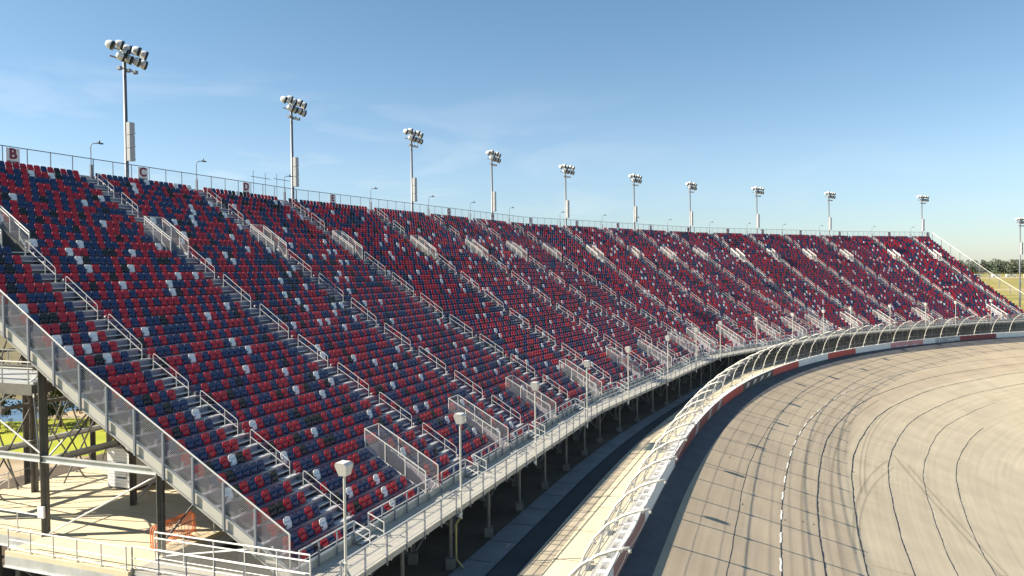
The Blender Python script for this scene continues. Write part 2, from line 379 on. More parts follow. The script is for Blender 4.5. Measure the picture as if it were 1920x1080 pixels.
for k in range(16):                                       # small tar patches
    s, e = rng.uniform(-10, 70), rng.uniform(3, 16); strip(mb, [(s, e), (s + .25, e + .1), (s + .5, e + .05)], [.03, .09, .03])
tag(mb.build('crack_sealant', M['tar'], track), kind='structure')
mb = MB()
for k in range(44):
    s = -38 + k * 5.1
    strip(mb, [(s + q * .25, 8.0 + .015 * math.sin(s * 3 + q)) for q in range(10)], .16, .009)
tag(mb.build('lane_marking', M['paint'], track), kind='structure')
mb = MB()
for a in ((12.9, 12, 16.5, 48, .30), (13.3, 12, 17.2, 46, .22), (25, 4, 17, 52, .38), (26, 2, 18.5, 50, .3), (21, 14, 24, 22, .35), (14.2, 30, 13.4, 80, .22), (14.6, 30, 13.8, 82, .22), (9.4, 0, 9.0, 90, .35), (11.8, -10, 11.5, 80, .3)):
    e0, sa, e1, sb, wd = a
    strip(mb, [(sa + (sb - sa) * q / 30, e0 + (e1 - e0) * (q / 30) ** 1.6) for q in range(31)], wd, .003)
tag(mb.build('tyre_mark', M['skid'], track), kind='structure')

# darker band along the foot of the wall, wider towards the far end
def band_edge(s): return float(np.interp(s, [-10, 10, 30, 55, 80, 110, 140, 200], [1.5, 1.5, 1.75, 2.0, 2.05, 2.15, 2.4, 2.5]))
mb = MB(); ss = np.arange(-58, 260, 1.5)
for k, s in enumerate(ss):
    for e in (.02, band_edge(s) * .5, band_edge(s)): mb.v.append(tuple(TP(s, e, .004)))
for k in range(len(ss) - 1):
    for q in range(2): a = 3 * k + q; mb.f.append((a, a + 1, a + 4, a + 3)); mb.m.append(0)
tag(mb.build('wall_foot_band', mat('foot_band_dark', (0.085, 0.085, 0.092), .85, var=.25, scale=.5), track), kind='structure')
# --- strips between the stand and the wall
def frac(k): return lambda s: -(1.05 + (G(s) - 1.3) * k)
def zs(dz): return lambda s, e: -15.6 + rise(s) + dz
S0, S1 = -58, 200
mb = MB(); ribbon(mb, S0, S1, frac(.36), -1.05, lambda s, e: -15.38 + rise(s), 2)
pav = mb.build('pavement', M['beige']); tag(pav, kind='structure')
mb = MB()
for s in np.arange(S0, S1, 4.6): mb.bar(WP(s, frac(.36)(s), -15.375 + rise(s)), WP(s, -1.1, -15.375 + rise(s)), .03, .012)
tag(mb.build('joint', M['dark'], pav), kind='structure')
mb = MB(); ribbon(mb, S0, S1, frac(.51), frac(.36), lambda s, e: -15.42 + rise(s), 2)
ribbon(mb, S0, S1, frac(.53), frac(.51), lambda s, e: -15.40 + rise(s), 2); ribbon(mb, S0, S1, frac(.531), frac(.53), lambda s, e: -15.62 + rise(s) + (.22 if e > frac(.5305)(s) else 0), 2)
kb = mb.build('kerb_strip', M['rough']); tag(kb, kind='structure')
mb = MB()
for s in np.arange(S0, S1, 1.55): mb.bar(WP(s, frac(.51)(s), -15.414 + rise(s)), WP(s, frac(.36)(s), -15.414 + rise(s)), .03, .012)
tag(mb.build('joint', M['dark'], kb), kind='structure')
mb = MB(); ribbon(mb, S0, S1, frac(.78), frac(.531), lambda s, e: -15.60 + rise(s), 2)
tag(mb.build('service_road', M['asph']), kind='structure')
mb = MB(); ribbon(mb, S0, S1, frac(1.04), frac(.78), lambda s, e: -15.56 + rise(s), 2)
sw = mb.build('sidewalk', M['side']); tag(sw, kind='structure')
mb = MB()
for s in np.arange(S0, S1, 3.1): mb.bar(WP(s, frac(1.03)(s), -15.555 + rise(s)), WP(s, frac(.785)(s), -15.555 + rise(s)), .04, .012)
tag(mb.build('joint', M['dark'], sw), kind='structure')
mb = MB(); ribbon(mb, S0, S1, lambda s: -(G(s) + 40), frac(1.04), lambda s, e: -15.62 + rise(s), 4, 6)
tag(mb.build('dirt_ground', M['dirt']), kind='structure')
# --- open land outside the track, infield inside it
def land_material():
    m = bpy.data.materials.new('land_grass'); m.use_nodes = True; nt = m.node_tree; b = nt.nodes['Principled BSDF']; b.inputs['Roughness'].default_value = .95
    tc = nt.nodes.new('ShaderNodeTexCoord'); no = nt.nodes.new('ShaderNodeTexNoise'); no.inputs['Scale'].default_value = .03; no.inputs['Detail'].default_value = 9
    rp = nt.nodes.new('ShaderNodeValToRGB'); nt.links.new(tc.outputs['Object'], no.inputs['Vector']); nt.links.new(no.outputs['Fac'], rp.inputs['Fac'])
    rp.color_ramp.elements[0].position = .35; rp.color_ramp.elements[0].color = (.20, .17, .035, 1); rp.color_ramp.elements[1].position = .65; rp.color_ramp.elements[1].color = (.32, .27, .07, 1)
    nt.links.new(rp.outputs[0], b.inputs['Base Color']); return m
from mathutils.geometry import tessellate_polygon
edge = [WP(s, -1.0, -15.75) for s in np.arange(-60, 400.1, 8)]
h0 = float(_hd[0]); a = edge[0]; far0 = Vector((a.x - 3000 * math.sin(h0), a.y - 3000 * math.cos(h0), CZ - 15.75))
b_ = edge[-1]; h1 = float(_hd[-1]); far1 = Vector((b_.x + 3000 * math.sin(h1), b_.y + 3000 * math.cos(h1), CZ - 15.75))
poly = [far0] + edge + [far1, Vector((4500, 5000, CZ - 15.75)), Vector((-4500, 5000, CZ - 15.75)), Vector((-4500, -3000, CZ - 15.75))]
mb = MB(); mb.v = [tuple(p) for p in poly]; mb.f = [tuple(t) for t in tessellate_polygon([poly])]; mb.m = [0] * len(mb.f)
land = mb.build('ground', land_material()); tag(land, kind='structure')
mb = MB(); ribbon(mb, -60, 300, 40, 160, lambda s, e: zt(s, 40) - .3, 6)
tag(mb.build('infield_ground', M['leaf1']), kind='structure')
def patch(name, pts, z, m):
    mb = MB(); P = [Vector((x, y, z + CZ)) for x, y in pts]; mb.v = [tuple(p) for p in P]; mb.f = [tuple(t) for t in tessellate_polygon([P])]; mb.m = [0] * len(mb.f)
    return tag(mb.build(name, m), kind='structure')
M['lawn'] = mat('lawn', (0.26, 0.30, 0.012), .95, col2=(0.42, 0.42, 0.03), scale=.25)
M['sandy'] = mat('sandy_earth', (0.30, 0.22, 0.13), .95, col2=(0.48, 0.39, 0.27), scale=.25)
M['path'] = mat('path_asphalt', (0.42, 0.35, 0.27), .9, var=.12, scale=.3)
M['scrub'] = mat('scrub_ground', (0.10, 0.085, 0.035), .95, col2=(0.20, 0.16, 0.07), scale=.2)
M['water'] = mat('pond_water', (0.05, 0.08, 0.12), .08)
patch('earth_bank', [(-95, 40), (-20, 52), (-18, 75), (-28, 92), (-110, 100)], -15.70, M['sandy'])
patch('lawn', [(-110, 62.5), (-50, 64.5), (-26, 68), (-22, 84), (-50, 84), (-110, 80)], -15.69, M['lawn'])
patch('path', [(-95, 44), (-40, 46), (-16, 58), (-18, 62.5), (-40, 59), (-95, 57)], -15.685, M['path'])
patch('scrub_ground', [(-220, 84), (-16, 86), (-10, 130), (-60, 260), (-300, 260)], -15.71, M['scrub'])
patch('pond', [(-100, 81), (-52, 82.5), (-50, 94), (-110, 108)], -15.68, M['water'])
patch('field_path', [(150, 470), (700, 470), (700, 492), (150, 492)], -15.72, M['sandy'])
patch('field_road', [(300, 880), (1200, 880), (1200, 960), (300, 960)], -15.72, M['sandy'])

# ================================================================== GRANDSTAND
gs = empty('grandstand', SP(0, 0, 0, -15.6), 'long curved grandstand with tiers of red, navy, black and white seats', 'grandstand')
deck, nose = MB(), MB()
for c in range(5):
    for r in range(NR):
        d, z, zp = dr(r), zr(r), (zr(r - 1) if r else ZW)
        for a, b in cut(s_lo(c, d + RD / 2), s_hi(c, d + RD / 2), holes(c, r)):
            ae = a if abs(a - s_lo(c, d + RD / 2)) > .01 or c == 0 else s_lo(c, d); be = b if abs(b - s_hi(c, d + RD / 2)) > .01 or c == 4 else s_hi(c, d)
            a2 = a if ae == a else s_lo(c, d + RD); b2 = b if be == b else s_hi(c, d + RD)
            deck.box8([SP(c, ae, d, z - .05), SP(c, be, d, z - .05), SP(c, b2, d + RD, z - .05), SP(c, a2, d + RD, z - .05), SP(c, ae, d, z), SP(c, be, d, z), SP(c, b2, d + RD, z), SP(c, a2, d + RD, z)])
            deck.box8([SP(c, ae, d + .01, zp), SP(c, be, d + .01, zp), SP(c, be, d + .05, zp), SP(c, ae, d + .05, zp), SP(c, ae, d + .01, z - .052), SP(c, be, d + .01, z - .052), SP(c, be, d + .05, z - .052), SP(c, ae, d + .05, z - .052)])
            nose.bar(SP(c, ae, d - .012, z - .02), SP(c, be, d - .012, z - .02), .024, .06)
deck.build('seating_deck', M['deck'], gs); nose.build('nosing', M['alu'], gs)
for c, s, nm in AISLES:
    mb = MB()
    for r in range(NR):
        if UP_R0 <= r <= UP_R1:
            if r == UP_R0: mb.build('stair', M['tread'], gs); mb = MB()
            continue
        d, z = dr(r), zr(r); lo, hi = max(s - AW / 2, s_lo(c, d)), min(s + AW / 2, s_hi(c, d))
        if hi - lo < .3: continue
        up = (zr(r + 1) - z) / 2
        if r < NR - 1: mb.box8([SP(c, lo, d + .42, z + up - .05), SP(c, hi, d + .42, z + up - .05), SP(c, hi, d + RD, z + up - .05), SP(c, lo, d + RD, z + up - .05), SP(c, lo, d + .42, z + up), SP(c, hi, d + .42, z + up), SP(c, hi, d + RD, z + up), SP(c, lo, d + RD, z + up)])
        mb.box8([SP(c, lo, d - .03, z + .004), SP(c, hi, d - .03, z + .004), SP(c, hi, d + .34, z + .004), SP(c, lo, d + .34, z + .004), SP(c, lo, d - .03, z + .04), SP(c, hi, d - .03, z + .04), SP(c, hi, d + .34, z + .04), SP(c, lo, d + .34, z + .04)])
    if mb.v: mb.build('stair', M['tread'], gs)
    mb2 = MB()
    for k in (1, 2): mb2.box8([SP(c, s - AW / 2, D0 - .3 * (3 - k) + .02, ZW + .115 * k - .04), SP(c, s + AW / 2, D0 - .3 * (3 - k) + .02, ZW + .115 * k - .04), SP(c, s + AW / 2, D0 - .3 * (2 - k) - .04, ZW + .115 * k - .04), SP(c, s - AW / 2, D0 - .3 * (2 - k) - .04, ZW + .115 * k - .04),
                              SP(c, s - AW / 2, D0 - .3 * (3 - k) + .02, ZW + .115 * k), SP(c, s + AW / 2, D0 - .3 * (3 - k) + .02, ZW + .115 * k), SP(c, s + AW / 2, D0 - .3 * (2 - k) - .04, ZW + .115 * k), SP(c, s - AW / 2, D0 - .3 * (2 - k) - .04, ZW + .115 * k)])
    if s_lo(c, 2) < s < s_hi(c, 2): mb2.build('step', M['tread'], gs)
mb = MB(); fas = MB()
for c in range(5):
    for k in range(9):                                   # walkway planks
        d0, d1 = .02 + k * .245, .02 + k * .245 + .235
        mb.box8([SP(c, s_lo(c, d0), d0, ZW - .08), SP(c, s_hi(c, d0), d0, ZW - .08), SP(c, s_hi(c, d1), d1, ZW - .08), SP(c, s_lo(c, d1), d1, ZW - .08), SP(c, s_lo(c, d0), d0, ZW), SP(c, s_hi(c, d0), d0, ZW), SP(c, s_hi(c, d1), d1, ZW), SP(c, s_lo(c, d1), d1, ZW)])
    fas.bar(SP(c, s_lo(c, .0), -.02, ZW - .12), SP(c, s_hi(c, .0), -.02, ZW - .12), .03, .26)
    fas.bar(SP(c, s_lo(c, 2.2), 2.22, ZW + .17), SP(c, s_hi(c, 2.2), 2.22, ZW + .17), .04, .33)
mb.build('walkway', M['walk'], gs); fas.build('fascia', M['walk'], gs)
mb = MB()                                                # back wall of the top row and edge frames of the two ends
for c in range(5):
    d = dr(NR) + .05; mb.box8([SP(c, s_lo(c, d), d, zr(NR - 1) - .6), SP(c, s_hi(c, d), d, zr(NR - 1) - .6), SP(c, s_hi(c, d), d + .06, zr(NR - 1) - .6), SP(c, s_lo(c, d), d + .06, zr(NR - 1) - .6), SP(c, s_lo(c, d), d, zr(NR - 1) + .35), SP(c, s_hi(c, d), d, zr(NR - 1) + .35), SP(c, s_hi(c, d), d + .06, zr(NR - 1) + .35), SP(c, s_lo(c, d), d + .06, zr(NR - 1) + .35)])
mb.build('back_panel', M['alu'], gs)
def slope_bar(mb, c, s, up, w, h, d0=2.3, d1=None):
    d1 = d1 or dr(NR)
    ds = [d0, dr(16), d1]
    for a, b in zip(ds[:-1], ds[1:]): mb.bar(SP(c, s, a, slope_z(a) + up), SP(c, s, b, slope_z(b) + up), w, h)
mb = MB()
slope_bar(mb, 0, S_LEFT - .05, -.34, .03, .52); slope_bar(mb, 0, S_LEFT - .10, -.05, .16, .035); slope_bar(mb, 0, S_LEFT - .10, -.62, .16, .035)
mb.build('stringer', M['stringer'], gs)
# columns, rakers, braces
DC = [.35, 2.6, 9.6, 16.8, 24.3, 31.8]
frames = []
for c in range(5):
    s = -4.85 if c == 0 else 2.3
    while s < LEN[c] + (0 if c < 4 else -1):
        frames.append((c, s)); s += 5.1
ncol = 0; far_col = MB(); brace = MB(); raker = MB(); beam = MB()
for c, s in frames:
    for d in DC:
        if not (s_lo(c, d) - .2 <= s <= s_hi(c, d) + .2): continue
        top = (ZW - .3) if d < 2.3 else slope_z(d) - .85
        foot = -15.7 + min(.6, .3)
        w_ = .16 if d < 2 else .30
        p, q = SP(c, s, d, -15.75), SP(c, s, d, top)
        dist_ = math.hypot(p.x, p.y)
        tgt = MB() if ncol < 92 and dist_ < 150 else far_col
        if d > 2:
            tgt.bar(p, q, .22, .03, (T[c][0], T[c][1], 0)); 
            n_ = Vector((T[c][0], T[c][1], 0)) * .11
            tgt.bar(p - n_, q - n_, .03, .24, (T[c][0], T[c][1], 0)); tgt.bar(p + n_, q + n_, .03, .24, (T[c][0], T[c][1], 0))
        else: tgt.tube(p, q, .09, 8)
        tgt.box((p.x, p.y, p.z + .35), (.5, .5, .7))
        if tgt is not far_col: tgt.build('column', M['steel'], gs); ncol += 1
    if s > S_LEFT + .2 and s_lo(c, 20) < s < s_hi(c, 20): slope_bar(raker, c, s, -.47, .2, .7, 2.6)
    for d0, d1 in zip(DC[1:-1], DC[2:]):
        if s_lo(c, d0) <= s + .2 and s <= s_hi(c, d0):
            z1 = slope_z(d0) - .9
            beam.bar(SP(c, s, d0, z1), SP(c, s, d1, z1), .16, .22)
            if c == 0 and s < 3 and d0 < 20: continue
            brace.tube(SP(c, s, d0, -15.4), SP(c, s, d1, z1), .05, 5); brace.tube(SP(c, s, d0, z1), SP(c, s, d1, -15.4), .05, 5)
            if slope_z(d1) - z1 > 3: brace.tube(SP(c, s, d0, z1), SP(c, s, d1, slope_z(d1) - 1), .05, 5)
for (c, s), (c2, s2) in zip(frames[:-1], frames[1:]):
    if c != c2: continue
    for d in DC[1:]:
        if s_lo(c, d) > s + .2 or s2 > s_hi(c, d): continue
        top = slope_z(d) - .9; zz = [-15.3] + ([(top - 15.3) / 2] if top > -9 else []) + [top]
        for a, b in zip(zz[:-1], zz[1:]):
            if c == 0 and s < 3 and d < 20 and a < -14: continue
            brace.tube(SP(c, s, d, a), SP(c, s2, d, b), .05, 5); brace.tube(SP(c, s, d, b), SP(c, s2, d, a), .05, 5)
            beam.bar(SP(c, s, d, b), SP(c, s2, d, b), .16, .2)
    brace.tube(SP(c, s, 2.6, ZW - .4), SP(c, s2, 2.6, -15.2), .04, 5); brace.tube(SP(c, s2, 2.6, ZW - .4), SP(c, s, 2.6, -15.2), .04, 5)
    beam.bar(SP(c, s, .35, ZW - .2), SP(c, s2, .35, ZW - .2), .12, .24)
tag(far_col.build('column', M['steel'], gs), kind='stuff')
for q, nm in ((raker, 'raker_beam'), (brace, 'brace'), (beam, 'cross_beam')): tag(q.build(nm, M['steel'], gs), kind='stuff')
mb = MB()
for c in range(5):
    s = s_lo(c, 0) + .4
    while s < s_hi(c, 0): mb.bar(SP(c, s, .0, ZW - .22), SP(c, s, 1.0, ZW - .22), .10, .22); s += 1.75
tag(mb.build('outrigger', M['galv'], gs), kind='stuff')

# ================================================================== SEATS
def seat_template(lod):
    parts = {}
    mb = MB()
    if lod == 0:
        rows = [(.22, .210, .165), (.33, .228, .184), (.44, .228, .204), (.50, .212, .218), (.535, .170, .224), (.548, .10, .220)]; cols = [-1, -.55, 0, .55, 1]
        def grid(rows, th, bow):
            g = []
            for side in (0, 1):
                for z, hw, y in rows:
                    for u in cols: g.append((u * hw, y + bow * (1 - u * u) + side * th, z))
            return g
        def faces(nr):
            nc = len(cols); f = []; o = nr * nc
            for i in range(nr - 1):
                for j in range(nc - 1):
                    a = i * nc + j; f.append((a, a + 1, a + 1 + nc, a + nc)); f.append((o + a, o + a + nc, o + a + nc + 1, o + a + 1))
            for i in range(nr - 1):
                a = i * nc; b = a + nc - 1; f.append((a, a + nc, o + a + nc, o + a)); f.append((b, o + b, o + b + nc, b + nc))
            for j in range(nc - 1):
                a = j; b = (nr - 1) * nc + j; f.append((a, o + a, o + a + 1, a + 1)); f.append((b, b + 1, o + b + 1, o + b))
            return f
        parts['backrest'] = (grid(rows, .035, .03), faces(len(rows)))
        rows2 = [(.05, .165, .100), (.09, .192, .080), (.20, .212, .105), (.31, .216, .128), (.34, .205, .146)]
        parts['seat_pan'] = (grid(rows2, .045, -.02), faces(len(rows2)))
        mb.box((-.245, .16, .12), (.03, .14, .22)); mb.box((-.245, .12, .012), (.07, .26, .024)); mb.box((-.205, .075, .235), (.05, .05, .05))
        parts['bracket'] = (mb.v, mb.f)
    else:
        mb.box8([(-.17, .085, .05), (.17, .085, .05), (.17, .125, .05), (-.17, .125, .05), (-.222, .145, .35), (.222, .145, .35), (.222, .20, .35), (-.222, .20, .35)])
        parts['seat_pan'] = (mb.v, mb.f); mb = MB()
        mb.box8([(-.222, .17, .352), (.222, .17, .352), (.222, .205, .352), (-.222, .205, .352), (-.19, .205, .548), (.19, .205, .548), (.19, .24, .548), (-.19, .24, .548)])
        parts['backrest'] = (mb.v, mb.f); mb = MB()
        mb.box((-.245, .16, .12), (.03, .14, .22)); parts['bracket'] = (mb.v, mb.f)
    return parts
PITCH_S = .51
COLS = ['red', 'navy', 'black', 'white']
seat_rng = random.Random(11)
def seat_colour(prev):
    x = seat_rng.random()
    c = 'red' if x < .48 else 'navy' if x < .875 else 'black' if x < .947 else 'white'
    if c == 'white' and prev == 'white': c = 'navy'
    if c == prev and c in ('red', 'navy') and seat_rng.random() < .38: c = 'navy' if c == 'red' else 'red'
    return c
seats = []                                             # (x, y, z, run, colour, row, block index, number in block, seats in block)
bounds = []                                            # per run: list of aisle centre lines
for c in range(5):
    al = sorted(s for cc, s, _ in AISLES if cc == c)
    for r in range(NR):
        dm = dr(r) + .15; lo, hi = s_lo(c, dm) + (.28 if c == 0 else .12), s_hi(c, dm) - .12
        hs = [(s - AW / 2, s + AW / 2) for s in al] + [(p - .12, q + .12) for p, q in holes(c, r)]
        for a, b in cut(lo, hi, hs):
            n = int((b - a) / PITCH_S)
            if n < 1: continue
            off = a + ((b - a) - n * PITCH_S) / 2 + PITCH_S / 2 if b - a < 3 else a + PITCH_S / 2 + .02
            if c == 0 and a < al[0]: off = b - n * PITCH_S + PITCH_S / 2 - .02
            prev = None
            for k in range(n):
                col = seat_colour(prev); prev = col
                p = SP(c, off + k * PITCH_S, dr(r), zr(r)); seats.append((p.x, p.y, p.z, c, col, r, off + k * PITCH_S, k, n))
def project(p):
    d = Vector((p[0], p[1], p[2] - CZ)); dep = d.dot(_F); return (960 + F_PX * d.dot(_r) / dep, 540 - F_PX * d.dot(_u) / dep, dep)
def in_frame(p): u, v, d = project(p); return d > 1 and -5 < u < 1925 and -5 < v < 1085
cand = sorted((project(s)[2], i) for i, s in enumerate(seats) if in_frame((s[0], s[1], s[2] + .3)) and s[5] < 40)
chosen = [i for _, i in cand[:300]]; chosen_set = set(chosen)
tmpl = {0: seat_template(0), 1: seat_template(1)}
proto = {}
for col in COLS:
    ch = []
    for nm in ('backrest', 'seat_pan', 'bracket'):
        v, f = tmpl[0][nm]; me = bpy.data.meshes.new('seat_' + nm); me.from_pydata(v, [], f); me.materials.append(M['bracket'] if nm == 'bracket' else M[col])
        if nm != 'bracket': me.polygons.foreach_set('use_smooth', [True] * len(me.polygons))
        ch.append((nm, me))
    proto[col] = ch
used_labels = {}
for i in chosen:
    x, y, z, c, col, r, s, k, n = seats[i]
    o = bpy.data.objects.new('stadium_seat', None); C.objects.link(o); o.location = (x, y, z); o.rotation_euler = (0, 0, RZ[c]); o.empty_display_size = .2
    al = sorted((abs(s - a[1]), a) for a in AISLES if a[0] == c)[0][1]
    same = [q[6] for q in seats if q[3] == c and q[5] == r]
    if s < al[1]: num = sum(1 for q in same if s <= q < al[1]); side_ = 'left'
    else: num = sum(1 for q in same if al[1] < q <= s); side_ = 'right'
    where = {'A': 'the nearest stair aisle', 'B': 'the stair aisle between signs B and C'}.get(al[2], 'the aisle between signs ' + al[2] + ' and ' + chr(ord(al[2]) + 1))
    lab = f'{col} seat, row {r + 1} from the front, seat {num} {side_} of {where}'
    assert lab not in used_labels; used_labels[lab] = 1
    tag(o, lab, 'stadium seat', 'seats in the grandstand')
    for nm, me in proto[col]:
        k_ = bpy.data.objects.new(nm, me); C.objects.link(k_); k_.parent = o
V_, F_, MI = [], [], []; base = 0
mi = {'red': 0, 'navy': 1, 'black': 2, 'white': 3, 'bracket': 4}
rots = [(math.cos(a), math.sin(a)) for a in RZ]
lods = {}
for l in (0, 1):
    vs, fs, isb = [], [], []; b0 = 0
    for nm in ('backrest', 'seat_pan', 'bracket'):
        v, f = tmpl[l][nm]; vs += v; fs += [tuple(q + b0 for q in t) for t in f]; isb += [nm == 'bracket'] * len(f); b0 += len(v)
    lods[l] = (np.array(vs), np.array(fs, dtype=np.int32), np.array(isb))
for i, (x, y, z, c, col, r, s, k, n) in enumerate(seats):
    if i in chosen_set: continue
    l = 0 if math.hypot(x, y) < 75 else 1
    v, f, isb = lods[l]; ca, sa = rots[c]
    w_ = np.empty_like(v); w_[:, 0] = v[:, 0] * ca - v[:, 1] * sa + x; w_[:, 1] = v[:, 0] * sa + v[:, 1] * ca + y; w_[:, 2] = v[:, 2] + z
    V_.append(w_); F_.append(f + base); MI.append(np.where(isb, 4, mi[col])); base += len(v)
VA = np.concatenate(V_); FA = np.concatenate(F_); MA = np.concatenate(MI).astype(np.int32)
me = bpy.data.meshes.new('stadium_seats'); me.vertices.add(len(VA)); me.vertices.foreach_set('co', VA.astype(np.float32).ravel())
me.loops.add(FA.size); me.loops.foreach_set('vertex_index', FA.ravel()); me.polygons.add(len(FA)); me.polygons.foreach_set('loop_start', np.arange(0, FA.size, 4, dtype=np.int32))
for m in COLS: me.materials.append(M[m])
me.materials.append(M['bracket']); me.polygons.foreach_set('material_index', MA); me.update(calc_edges=True); me.validate()
so = bpy.data.objects.new('stadium_seats', me); C.objects.link(so)
tag(so, 'tiers of red, navy, black and white seats filling the rest of the grandstand', 'stadium seats', 'seats in the grandstand', 'stuff')
print('seats', len(seats), 'faces', len(FA))

# ================================================================== HANDRAILS in the aisles
def handrail_local(rows, rise_):
    rl = MB(); top = .88; L_ = rows * RD
    dn = lambda q: (-q, -q / RD * rise_)           # q metres downhill
    y1, z1 = dn(L_)
    rl.path([(0, .0, .55), (0, .0, top - .12), (0, -.04, top - .03), (0, -.14, top - .06), (0, y1 + .08, z1 + top), (0, y1, z1 + top - .08), (0, y1, z1 + .48)], .021, 6)
    rl.path([(0, 0, .50), (0, y1, z1 + .46)], .019, 6)
    posts = []
    for q in (0, L_ * .66, L_):
        y_, z_ = dn(q); p = MB(); p.tube((0, y_, z_ + .05 - (0 if q in (0, L_) else .12)), (0, y_, z_ + (.56 if q in (0, L_) else top - .04)), .020, 6); p.box((0, y_, z_ + .055 - (0 if q in (0, L_) else .12)), (.1, .1, .03)); posts.append(p)
    return rl, posts
PROT = {}
def handrail(kind, c, s, d, label):
    rows, rise_ = kind
    near = math.hypot(*SP(c, s, d, 0)[:2]) < 95
    loc = SP(c, s, d - .06, slope_z(d) )
    key = (kind, near)
    if key not in PROT:
        rl, ps = handrail_local(rows, rise_)
        if near:
            o = local('handrail', loc, label, 'handrail', 'handrails on the stair aisles', RZ[c])
            kids(o, rl.build('top_rail', M['rail'], o), *[p.build('post', M['rail'], o) for p in ps])
        else:
            for p in ps:
                b0 = len(rl.v); rl.v += p.v; rl.f += [tuple(q + b0 for q in f) for f in p.f]; rl.m += p.m
            o = rl.build('handrail', M['rail']); o.location = loc; o.rotation_euler = (0, 0, RZ[c]); tag(o, label, 'handrail', 'handrails on the stair aisles'); KIDS[o.name] = []
        PROT[key] = o
    else: dup(PROT[key], loc, RZ[c], label)
for c, s, nm in AISLES:
    lst = [(39, (2, .505)), (36, (2, .505))] + [(28 - 4 * k, (3, .505 if 28 - 4 * k > 17 else .4425)) for k in range(7)]
    vis = []
    for r, kd in lst:
        d = dr(r) + .02
        if not (s_lo(c, d) + .2 < s < s_hi(c, d) - .2): continue
        p = SP(c, s, d - 1, slope_z(d) - .2)
        if not in_frame(p) and not in_frame(SP(c, s, d, slope_z(d) + .5)) and not in_frame(SP(c, s, d - 2, slope_z(d) - 1)): continue
        vis.append((r, d, kd))
    pos = {'A': 'the nearest stair aisle'}.get(nm, 'the aisle between ' + NXT[nm])
    for k, (r, d, kd) in enumerate(vis):
        handrail(kd, c, s, d, f'pipe handrail, {ordn(k + 1)} from the top in {pos}')

# ================================================================== STAIR PORTALS
def portal_upper(c, s, nm):
    z0 = zr(UP_R0 - 1); dA, dB = dr(UP_R0), dr(UP_R1 + 1); hw = .82
    pos = {'A': 'the nearest stair aisle'}.get(nm, 'the aisle between ' + NXT[nm])
    o = empty('stair_portal', SP(c, s, dA, z0), f'caged stair opening high in {pos}', 'stair portal', 'upper stair openings')
    mb = MB()
    mb.box8([SP(c, s - hw, dA - .05, z0 - .06), SP(c, s + hw, dA - .05, z0 - .06), SP(c, s + hw, dB, z0 - .06), SP(c, s - hw, dB, z0 - .06), SP(c, s - hw, dA - .05, z0 - .01), SP(c, s + hw, dA - .05, z0 - .01), SP(c, s + hw, dB, z0 - .01), SP(c, s - hw, dB, z0 - .01)])
    mb.build('floor', M['tread'], o)
    for sg in (-1, 1):
        a = s + sg * hw; w_ = MB()
        w_.box8([SP(c, a - .02, dA, z0), SP(c, a + .02, dA, z0), SP(c, a + .02, dB, z0), SP(c, a - .02, dB, z0), SP(c, a - .02, dA, z0 + .1), SP(c, a + .02, dA, z0 + .1), SP(c, a + .02, dB, slope_z(dB) - .1), SP(c, a - .02, dB, slope_z(dB) - .1)])
        w_.build('side_wall', M['alu'], o)
        m_ = MB(); m_.quad(SP(c, a, dA, z0 + .1), SP(c, a, dB, slope_z(dB) - .1), SP(c, a, dB, slope_z(dB) + .95), SP(c, a, dA, z0 + 1.35)); m_.build('mesh_panel', M['meshw'], o)
    bw = MB(); bw.box8([SP(c, s - hw, dB - .04, z0), SP(c, s + hw, dB - .04, z0), SP(c, s + hw, dB, z0), SP(c, s - hw, dB, z0), SP(c, s - hw, dB - .04, slope_z(dB) - .1), SP(c, s + hw, dB - .04, slope_z(dB) - .1), SP(c, s + hw, dB, slope_z(dB) - .1), SP(c, s - hw, dB, slope_z(dB) - .1)])
    bw.build('back_wall', M['deck'], o)
    m_ = MB(); m_.quad(SP(c, s - hw, dB, slope_z(dB) - .1), SP(c, s + hw, dB, slope_z(dB) - .1), SP(c, s + hw, dB, slope_z(dB) + .95), SP(c, s - hw, dB, slope_z(dB) + .95)); m_.build('mesh_panel', M['meshw'], o)
    fr = MB()
    for sg in (-1, 1):
        a = s + sg * hw
        for up in (1.0, .82): fr.tube(SP(c, a, dA - .05, z0 + .42 + up), SP(c, a, dB, slope_z(dB) + up), .035, 6)
        for q in (0, .33, .66, 1):
            dd = dA - .05 + (dB - dA + .05) * q; zb = z0 + (slope_z(dB) - z0 - .1) * (q if q else 0); zt_ = z0 + 1.42 + (slope_z(dB) + 1 - z0 - 1.42) * q
            fr.tube(SP(c, a, dd, z0 if q == 0 else zb - .2), SP(c, a, dd, zt_), .036, 6)
        fr.tube(SP(c, a, dA - .05, z0 + .1), SP(c, a, dA + .75, z0 + 1.25), .03, 6)
    fr.tube(SP(c, s - hw, dB, slope_z(dB) + 1), SP(c, s + hw, dB, slope_z(dB) + 1), .035, 6)
    fr.build('frame', M['rail'], o)
for c, s, nm in AISLES: portal_upper(c, s, nm)
LPN = ['nearest of the caged front stairwells, below signs B and C', 'second caged front stairwell from the near end', 'third caged front stairwell from the near end'] + [f'{ordn(k)} caged front stairwell from the near end' for k in range(4, 18)]
